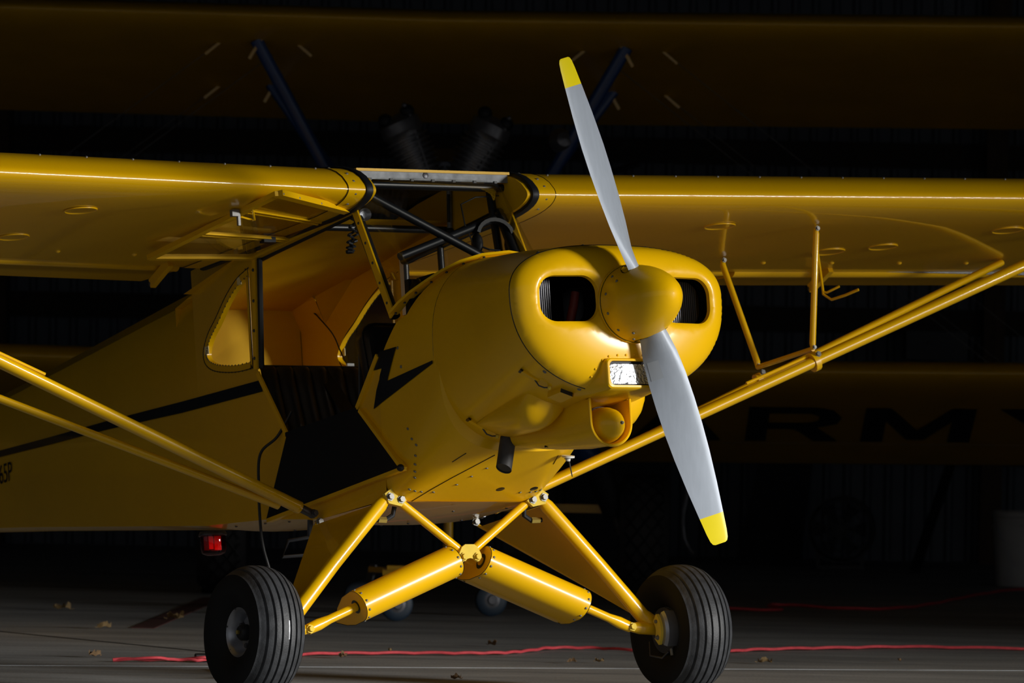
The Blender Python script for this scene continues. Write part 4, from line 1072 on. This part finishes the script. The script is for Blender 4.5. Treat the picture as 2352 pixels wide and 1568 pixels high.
# ================================================================== BIPLANE BEHIND
def biplane():
    org = HW(-.36, 36.2)
    b = empty('biplane', org, (0, 0, -YAW)); tag(b, 'yellow-winged biplane with blue struts parked in the dark behind the light airplane', 'airplane')
    P = lambda name, mb, mt, smooth=40, **k: obj(name, mb, mt, b, smooth, **k)
    # local frame: x right, y deeper, z up from the floor
    def wingsec(x, ly, lz, chord, drop, dih, x0=0):
        z0 = lz+dih*abs(x-x0); out = []
        for c_, t in AF_U+[(90, 2.9), (100, .2)]+AF_L:
            y = ly+c_/100*chord; z = z0-c_/100*drop+(t/100-.035)*chord*.95
            out.append(V((x, y, z)))
        return out
    UL = (-1.05, 2.735); LL = (-.55, 1.105)
    uw = P('upper_wing', MB().loft([wingsec(x, *UL, 1.5, .40, .010) for x in (-4.85, -2.5, 0, 2.5, 4.85)], cap=True), 'old_yellow', 70)
    for s_ in (-1, 1):
        lw = P('lower_wing', MB().loft([wingsec(s_*x, *LL, 1.5, .42, .012) for x in (.42, 2.5, 4.6)], cap=True), 'old_yellow', 70)
        obj('aileron_gap', MB().bar((s_*1.4, LL[0]+1.12, LL[1]-.36+.012*1.4), (s_*4.5, LL[0]+1.12, LL[1]-.36+.012*4.5), .012, .006), 'black_paint', lw, smooth=0)
        if s_ > 0:
            L_ = {'A': [[(0, 0), (.22, 0), (.33, .25), (.67, .25), (.78, 0), (1, 0), (.62, 1), (.38, 1)]],
                  'R': [[(0, 0), (.22, 0), (.22, .36), (.52, .36), (.74, 0), (1, 0), (.75, .40), (.96, .52), (1, .70), (.9, .92), (.72, 1), (0, 1)]],
                  'M': [[(0, 0), (.20, 0), (.20, .62), (.42, .06), (.58, .06), (.80, .62), (.80, 0), (1, 0), (1, 1), (.78, 1), (.5, .34), (.22, 1), (0, 1)]],
                  'Y': [[(.39, 0), (.61, 0), (.61, .42), (1, 1), (.76, 1), (.5, .6), (.24, 1), (0, 1), (.39, .42)]]}
            hole = {'A': [(.41, .42), (.59, .42), (.5, .72)], 'R': [(.22, .54), (.66, .54), (.76, .62), (.76, .74), (.66, .82), (.22, .82)]}
            for ch, x0, x1 in (('A', .945, 1.385), ('R', 1.505, 1.955), ('M', 2.065, 2.595), ('Y', 2.705, 3.185)):
                v2, f2 = cdt(L_[ch][0], [hole[ch]] if ch in hole else [])
                vs_ = []
                for q, r_ in v2:
                    c_ = lerp(.70, .29, r_); x = lerp(x0, x1, q)
                    vs_.append((x, LL[0]+c_*1.5, LL[1]+.012*x-c_*.42-.035*1.425-.004+.0*c_))
                obj('letter', MB().add(vs_, f2), 'letter_black', lw, smooth=0)
    # fuselage nose, cabane struts, engine
    fz = 1.62
    P('fuselage', MB().loft([[V((math.cos(R(a))*w_, y, z+math.sin(R(a))*h_)) for a in range(0, 360, 20)] for y, w_, h_, z in ((-1.15, .30, .32, 1.76), (-.7, .42, .45, 1.70), (.2, .42, .48, 1.60), (1.6, .36, .45, 1.30), (3.5, .2, .3, .85), (5.6, .05, .12, .5))], cap=True), 'blue_paint')
    for s_ in (-1, 1):
        for (a, c_) in (((s_*.87, -.82, 2.635), (s_*.50, -.75, 1.98)), ((s_*.82, -.10, 2.45), (s_*.46, -.2, 1.95))):
            st = P('cabane_strut', MB().tube([a, c_], 1, prof=[(math.cos(R(t))*.030, math.sin(R(t))*.016) for t in range(0, 360, 30)], upv=(0, 1, 0)), 'blue_paint')
            obj('strut_fitting', MB().bar(V(a)+V((-s_*.05, 0, .05)), V(a)+V((s_*.03, 0, -.09)), .02, .015), 'old_yellow', st, smooth=0)
        for (x, y, z) in ((1.02, -.75, 2.64), (.70, -.75, 2.64), (1.05, -.05, 2.45)):
            P('wire_fitting', MB().bar((s_*x, y, z), (s_*(x+(.09 if x > .9 else -.09)), y, z-.075), .016, .012), 'old_yellow', smooth=0)
            P('flying_wire', MB().tube([(s_*(x+.09), y, z-.07), (s_*(x+1.9), y, z-1.45)], .002, 6), 'old_metal')
        # gear: oleo leg and tyre
        lg = P('gear_leg', MB().tube([(s_*.42, -.35, 1.10), (s_*.80, -.15, .62)], [.075, .06], 14), 'blue_paint')
        obj('oleo_boot', MB().tube([(s_*.78, -.16, .66), (s_*.87, -.10, .42)], [.07, .055], 14), 'old_black', lg)
        obj('oleo_rod', MB().tube([(s_*.87, -.10, .42), (s_*.90, -.08, .33)], .022, 10), 'old_metal', lg)
        W = V((s_*1.01, 0, .305))
        t_ = P('tire', MB().lathe([(.12, -.09), (.2, -.118), (.26, -.118), (.292, -.085), (.304, -.04), (.306, 0), (.304, .04), (.292, .085), (.26, .118), (.2, .118), (.12, .09), (.0001, .085)], W, (1, 0, 0), 40), 'tread')
        gr = MB()
        for k in range(22):
            for q in (-1, 1):
                a = 2*math.pi*k/22
                pts = [W+V((h, math.cos(a+q*h*4.2)*(.3085-.5*h*h), math.sin(a+q*h*4.2)*(.3085-.5*h*h))) for h in (-.095, -.05, 0, .05, .095)]
                gr.tube(pts, .0045, 4)
        obj('tread_ribs', gr, 'old_black', t_, kind='stuff')
        obj('wheel_disc', MB().lathe([(.0001, .07), (.12, .085), (.13, .095)], W, (s_, 0, 0), 24), 'old_yellow', t_)
    EC = V((.03, -1.30, 1.80))
    en = P('radial_engine', MB().lathe([(.0001, -.16), (.06, -.15), (.12, -.08), (.19, -.02), (.22, .05), (.22, .25)], EC, (0, 1, 0), 28), 'old_black')
    for k in range(7):
        a = R(26+k*360/7); d = V((math.sin(a), 0, math.cos(a)))
        prof = [(.07, .18)]
        for i in range(9):
            h = .20+.026*i; prof += [(.104, h), (.104, h+.008), (.086, h+.010), (.086, h+.024)]
        prof += [(.10, .45), (.095, .50), (.05, .535), (.0001, .54)]
        cy = obj('cylinder', MB().lathe(prof, EC, d, 18), 'old_metal', en)
        tx = V((d.z, 0, -d.x))
        [obj('rocker_box', MB().ball(EC+d*.53+tx*.055*q+V((0, -.03, 0)), (.034, .04, .034), 10, 8), 'old_black', en) for q in (-1, 1)]
        obj('push_rod', MB().tube([EC+d*.20+tx*.03+V((0, -.09, 0)), EC+d*.51+tx*.06+V((0, -.055, 0))], .010, 8), 'old_metal', en)
        obj('rocker_bolt', MB().ball(EC+d*.56+tx*.055+V((0, -.05, 0)), .012, 8, 6), 'old_metal', en)
    # second propeller, nearly hidden, and a small lamp on the cabane
    P('propeller', MB().tube([EC+V((-.9, -.22, -.28)), EC+V((0, -.22, 0)), EC+V((.9, -.22, .28))], 1, prof=[(math.cos(R(t))*.014, math.sin(R(t))*.055) for t in range(0, 360, 30)], upv=(0, 1, 0)), 'old_black')
    P('lamp_reflector', MB().lathe([(.0001, .06), (.035, .05), (.055, .02), (.062, 0)], (.57, -.75, 2.19), (.35, -1, .2), 20), 'old_metal')
    P('windshield_hoop', MB().tube([(.60+.0, -.2, 2.22), (.66, -.2, 2.19), (.69, -.2, 2.13), (.70, -.2, 2.08)], .008, 8), 'old_metal')
    P('belly_bar', MB().bar((-.93, -.08, .445), (.93, -.08, .445), .04, .04), 'old_yellow', smooth=0)
biplane()

# ================================================================== LOOSE THINGS
def cord(name, pts, r_, mt, label, cat='cord', twist=0):
    # densify with a Catmull-Rom curve
    P = [V(p) for p in pts]; out = []
    for i in range(len(P)-1):
        p0, p1, p2, p3 = P[max(i-1, 0)], P[i], P[i+1], P[min(i+2, len(P)-1)]
        for k in range(10):
            t = k/10; out.append(.5*((2*p1)+(p2-p0)*t+(2*p0-5*p1+4*p2-p3)*t*t+(-p0+3*p1-3*p2+p3)*t**3))
    out.append(P[-1])
    if twist:
        o2 = []
        for i, p in enumerate(out):
            a = i*twist; o2.append(p+V((0, math.cos(a)*.006, abs(math.sin(a))*.004)))
        out = o2
    o = obj(name, MB().tube(out, r_, 8), mt); tag(o, label, cat); return o
Z = FLOOR
near = [(-.24, 3.46), (-.05, 3.40), (.12, 3.34), (.40, 3.55), (.74, 3.70), (1.05, 3.75), (1.37, 3.77), (1.41, 3.60), (1.60, 3.66), (1.77, 3.71), (2.19, 4.03), (2.33, 4.07), (2.29, 3.80), (2.45, 3.65), (2.70, 3.61), (3.0, 3.77), (3.4, 3.82), (3.79, 3.87), (4.23, 3.63), (5.0, 3.3)]
near = [(-.24, 3.46), (.0, 3.40), (.12, 3.36), (.40, 3.53), (.74, 3.70), (1.05, 3.74), (1.37, 3.70), (1.60, 3.66), (1.80, 3.74), (2.08, 3.98), (2.27, 3.96), (2.40, 3.76), (2.70, 3.63), (3.0, 3.76), (3.4, 3.82), (3.79, 3.84), (4.23, 3.64), (5.0, 3.3)]
rc = cord('extension_cord', [(x, y, Z+.009) for x, y in near], .0062, 'cord_red', 'red extension cord running along the floor behind the front wheels', twist=.55)
for nm, pts, r_, mt_ in (('folded_loop', [(-.235, 3.46), (-.10, 3.36), (.02, 3.42), (.10, 3.33), (.20, 3.38), (.42, 3.5)], .0058, 'cord_red'), ('plug', [(.085, 3.375), (.16, 3.36)], .018, 'cord_black')):
    q = obj(nm, MB().tube(crom([(x, y+.01, Z+(r_ if nm == 'plug' else (.006, .021, .008, .022, .010, .008)[k_])) for k_, (x, y) in enumerate(pts)], 6), r_, 8), mt_, rc)
far = [(4.6, 7.3), (4.98, 7.16), (5.2, 7.0), (5.4, 7.4), (5.55, 7.5), (5.65, 7.1), (6.0, 7.15), (6.5, 7.6), (7.1, 8.2), (7.74, 8.8), (8.6, 9.3)]
cord('extension_cord', [(x, y, Z+.008) for x, y in far], .007, 'cord_red', 'dim red cord far back on the floor at right', twist=.4)
cord('power_cable', [toworld(p) for p in ((-.30, 2.02, -.10), (-.345, 2.06, -.19), (-.392, 2.115, -.25), (-.396, 2.135, -.38), (-.390, 2.15, -.50), (-.388, 2.14, -.60), (-.36, 2.13, -.75), (-.36, 2.12, -.95))]+[(-.36, 2.3, Z+.01), (-.1, 2.9, Z+.008)], .0055, 'cord_black', 'thin black cable hanging from the open door to the floor', 'cable')
# leaves on the floor
LEAVES = [(.85, 3.55, 1, 'pale curled leaf behind the left side of the wheels near red cord'), (1.30, 3.95, .6, 'small brown leaf just above the red cord'), (.48, 2.04, .9, 'brown curled leaf at the bottom edge of the floor'),
          (2.43, 2.88, 1.1, 'tan leaf right of the far front wheel'), (-.16, 3.77, 1.2, 'tan crumpled leaf at far left before the red cord'), (1.66, 7.5, 1.5, 'dark leaf far back at left under the fuselage'),
          (1.62, 3.05, .8, 'small tan leaf between the wheels on the pale joint'), (1.75, 3.05, .7, 'tiny brown leaf right of another between the wheels'), (2.0, 4.3, 1.0, 'flat dark leaf behind the red cord bump'),
          (1.02, 5.9, 1.3, 'leaf lying left of the old red floor line'), (3.1, 2.9, .5, 'tiny dark leaf on the floor at lower right'), (1.75, 6.6, 1.4, 'dull leaf behind the near wheel by the red line')]
for i, (x, y, s_, lb) in enumerate(LEAVES):
    rnd = random.Random(i*13+5); a = rnd.uniform(0, 6.28); mb = MB(); n = 7; rings = []
    s_ *= .62; L = .042*s_; Wd = .026*s_
    for k in range(n+1):
        t = k/n; w_ = Wd*math.sin(math.pi*min(1, t*1.02+.02))**.8*(1-.25*rnd.random()); c = V(((t-.5)*L*2, .006*s_*math.sin(t*7+i), .004+.010*s_*abs(math.sin(t*4.2+i))))
        rings.append([c+V((0, -w_, (.004+.030*s_*rnd.random()))), c+V((0, -w_*.4, .001)), c, c+V((0, w_*.4, .001)), c+V((0, w_, (.004+.026*s_*rnd.random())))])
    mb.loft(rings, closed=False)
    mb.tube([(L, 0, .006), (L*1.4, .004, .010)], .0012, 5)
    o = obj('leaf', mb, ('leaf_brown', 'leaf_tan')[i % 2]); o.location = (x, y, Z+.001); o.rotation_euler = (0, 0, a)
    tag(o, lb, 'leaf', 'dry leaves on the hangar floor')
# tow jack with casters behind the landing gear
def jack():
    e = empty('tow_jack', (2.75, 6.38, Z)); e.rotation_euler = HROT; tag(e, 'yellow upright floor jack on blue caster wheels behind the landing gear', 'jack')
    obj('jack_post', MB().tube([(.22, .5, .20), (.22, .5, .62)], .022, 12), 'old_yellow', e)
    obj('jack_frame', MB().box((.06, .40, .205), (.26, .10, .03)).box((.0, .40, .225), (.10, .12, .02)).bar((.22, .5, .20), (.05, .02, .20), .04, .025).bar((.22, .5, .20), (.46, .70, .20), .04, .025).bar((.22, .5, .20), (-.13, .80, .20), .04, .025), 'old_yellow', e, 0)
    for x, y in ((0, 0), (.42, .68), (-.18, .78)):
        w_ = obj('caster_wheel', MB().lathe([(.03, -.018), (.062, -.02), (.074, -.012), (.076, 0), (.074, .012), (.062, .02), (.03, .018)], (x, y, .077), (.35, -1, 0), 28), 'caster_blue', e)
        obj('caster_hub', MB().lathe([(.0001, .026), (.02, .026), (.024, .02), (.058, .016)], (x, y, .077), (.35, -1, 0), 20), 'old_metal', w_)
        obj('caster_fork', MB().bar((x+.03, y-.0, .09), (x+.06, y+.03, .22), .04, .012), 'old_metal', e, 0)
jack()
# things along the back wall
def back():
    e = empty('plastic_bucket', HW(2.66, 39.0)); tag(e, 'pale plastic bucket standing at the right edge by the back wall', 'bucket')
    obj('bucket_body', MB().lathe([(.0001, .004), (.125, .004), (.130, .02), (.150, .30), (.155, .30), (.155, .32), (.150, .325), (.152, .36), (.160, .365), (.160, .39), (.150, .392), (.14, .37)], (0, 0, 0), (0, 0, 1), 36), 'bucket_white', e)
    obj('bucket_handle', MB().tube([(math.cos(R(a))*.168, -.07*abs(math.sin(R(a))), .33-.16*math.sin(R(a))) for a in range(0, 181, 15)], .004, 6), 'old_metal', e)
    e = empty('drum_fan', HW(1.81, 41.0)); e.rotation_euler = HROT; tag(e, 'round dark drum fan standing on the floor by the ribbed wall', 'fan')
    obj('fan_drum', MB().lathe([(.165, .0), (.175, -.02), (.180, -.02), (.180, .16), (.165, .16), (.165, .0)], (0, 0, .215), (.12, 1, 0), 40), 'fan_grey', e)
    for k in range(6):
        a = R(60*k); obj('fan_blade', MB().add([V((math.cos(a)*.03, .06, .215+math.sin(a)*.03)), V((math.cos(a-.3)*.15, .04, .215+math.sin(a-.3)*.15)), V((math.cos(a+.3)*.15, .09, .215+math.sin(a+.3)*.15))], [(0, 1, 2)]), 'dark_grey', e, 0)
    for k in range(4): obj('guard_ring', MB().lathe([(.04*k+.035, -.004), (.04*k+.039, 0), (.04*k+.035, .004), (.04*k+.031, 0), (.04*k+.035, -.004)], (0, -.012, .215), (0, 1, 0), 36), 'old_metal', e)
    obj('fan_motor', MB().lathe([(.0001, 0), (.06, .0), (.06, .09), (.0001, .09)], (0, .07, .215), (0, 1, 0), 20), 'dark_grey', e)
    obj('fan_stand', MB().bar((-.13, .05, .012), (.13, .05, .012), .20, .02).bar((-.12, .05, .02), (-.12, .05, .14), .02, .02).bar((.12, .05, .02), (.12, .05, .14), .02, .02), 'dark_grey', e, 0)
    o = hangar_obj('leaning_pole', MB().bar((2.20, 40.7, .01), (2.47, 42.05, .58), .05, .03), 'old_black', smooth=0); tag(o, 'dark pole leaning against the ribbed back wall', 'pole')
    o = hangar_obj('metal_sheet', MB().prism([V((1.25, 41.3, .005)), V((1.60, 41.3, .005)), V((1.70, 42.0, .60)), V((1.40, 42.0, .60))], (0, .02, 0)), 'dark_grey', smooth=0); tag(o, 'dark metal sheet leaning on the wall left of the round fan', 'sheet')
    o = hangar_obj('steel_cabinet', MB().box((.62, 41.9, .55), (.55, .5, 1.10)).box((.62, 41.64, .58), (.50, .012, .98)).box((.80, 41.63, .6), (.02, .02, .14)), 'old_black', smooth=0); tag(o, 'black cabinet against the back wall behind the biplane tire', 'cabinet')
    pts = [(.86, 37.6, .80), (.865, 37.6, .72), (.875, 37.6, .62), (.89, 37.6, .54), (.89, 37.6, .48), (.875, 37.6, .40), (.87, 37.6, .34), (.88, 37.6, .26), (.91, 37.6, .20), (.93, 37.6, .19)]
    o = hangar_obj('hanging_hose', MB().tube(pts, .011, 8), 'old_metal'); tag(o, 'grey hose hanging down behind the lower propeller blade', 'hose')
    o = hangar_obj('wall_glint', MB().box((.345, 42.19, 3.010), (.10, .12, .03)), 'dark_grey', smooth=0); tag(o, 'small bright glint added on the back wall above the far wing', 'glint')
    obj('glint_tube', MB().tube([(.315, 42.115, 2.997), (.375, 42.115, 2.997)], .006, 8), 'glint_white', o)  # glowing tube stands for a reflection; holder and glow are both added
    o = hangar_obj('parts_box', MB().box((2.36, 42.0, 1.22), (.34, .30, .16)).box((2.36, 41.84, 1.24), (.10, .01, .03)), 'dark_grey', smooth=0); tag(o, 'dark box on the wall girt beside the wooden post', 'box')
back()
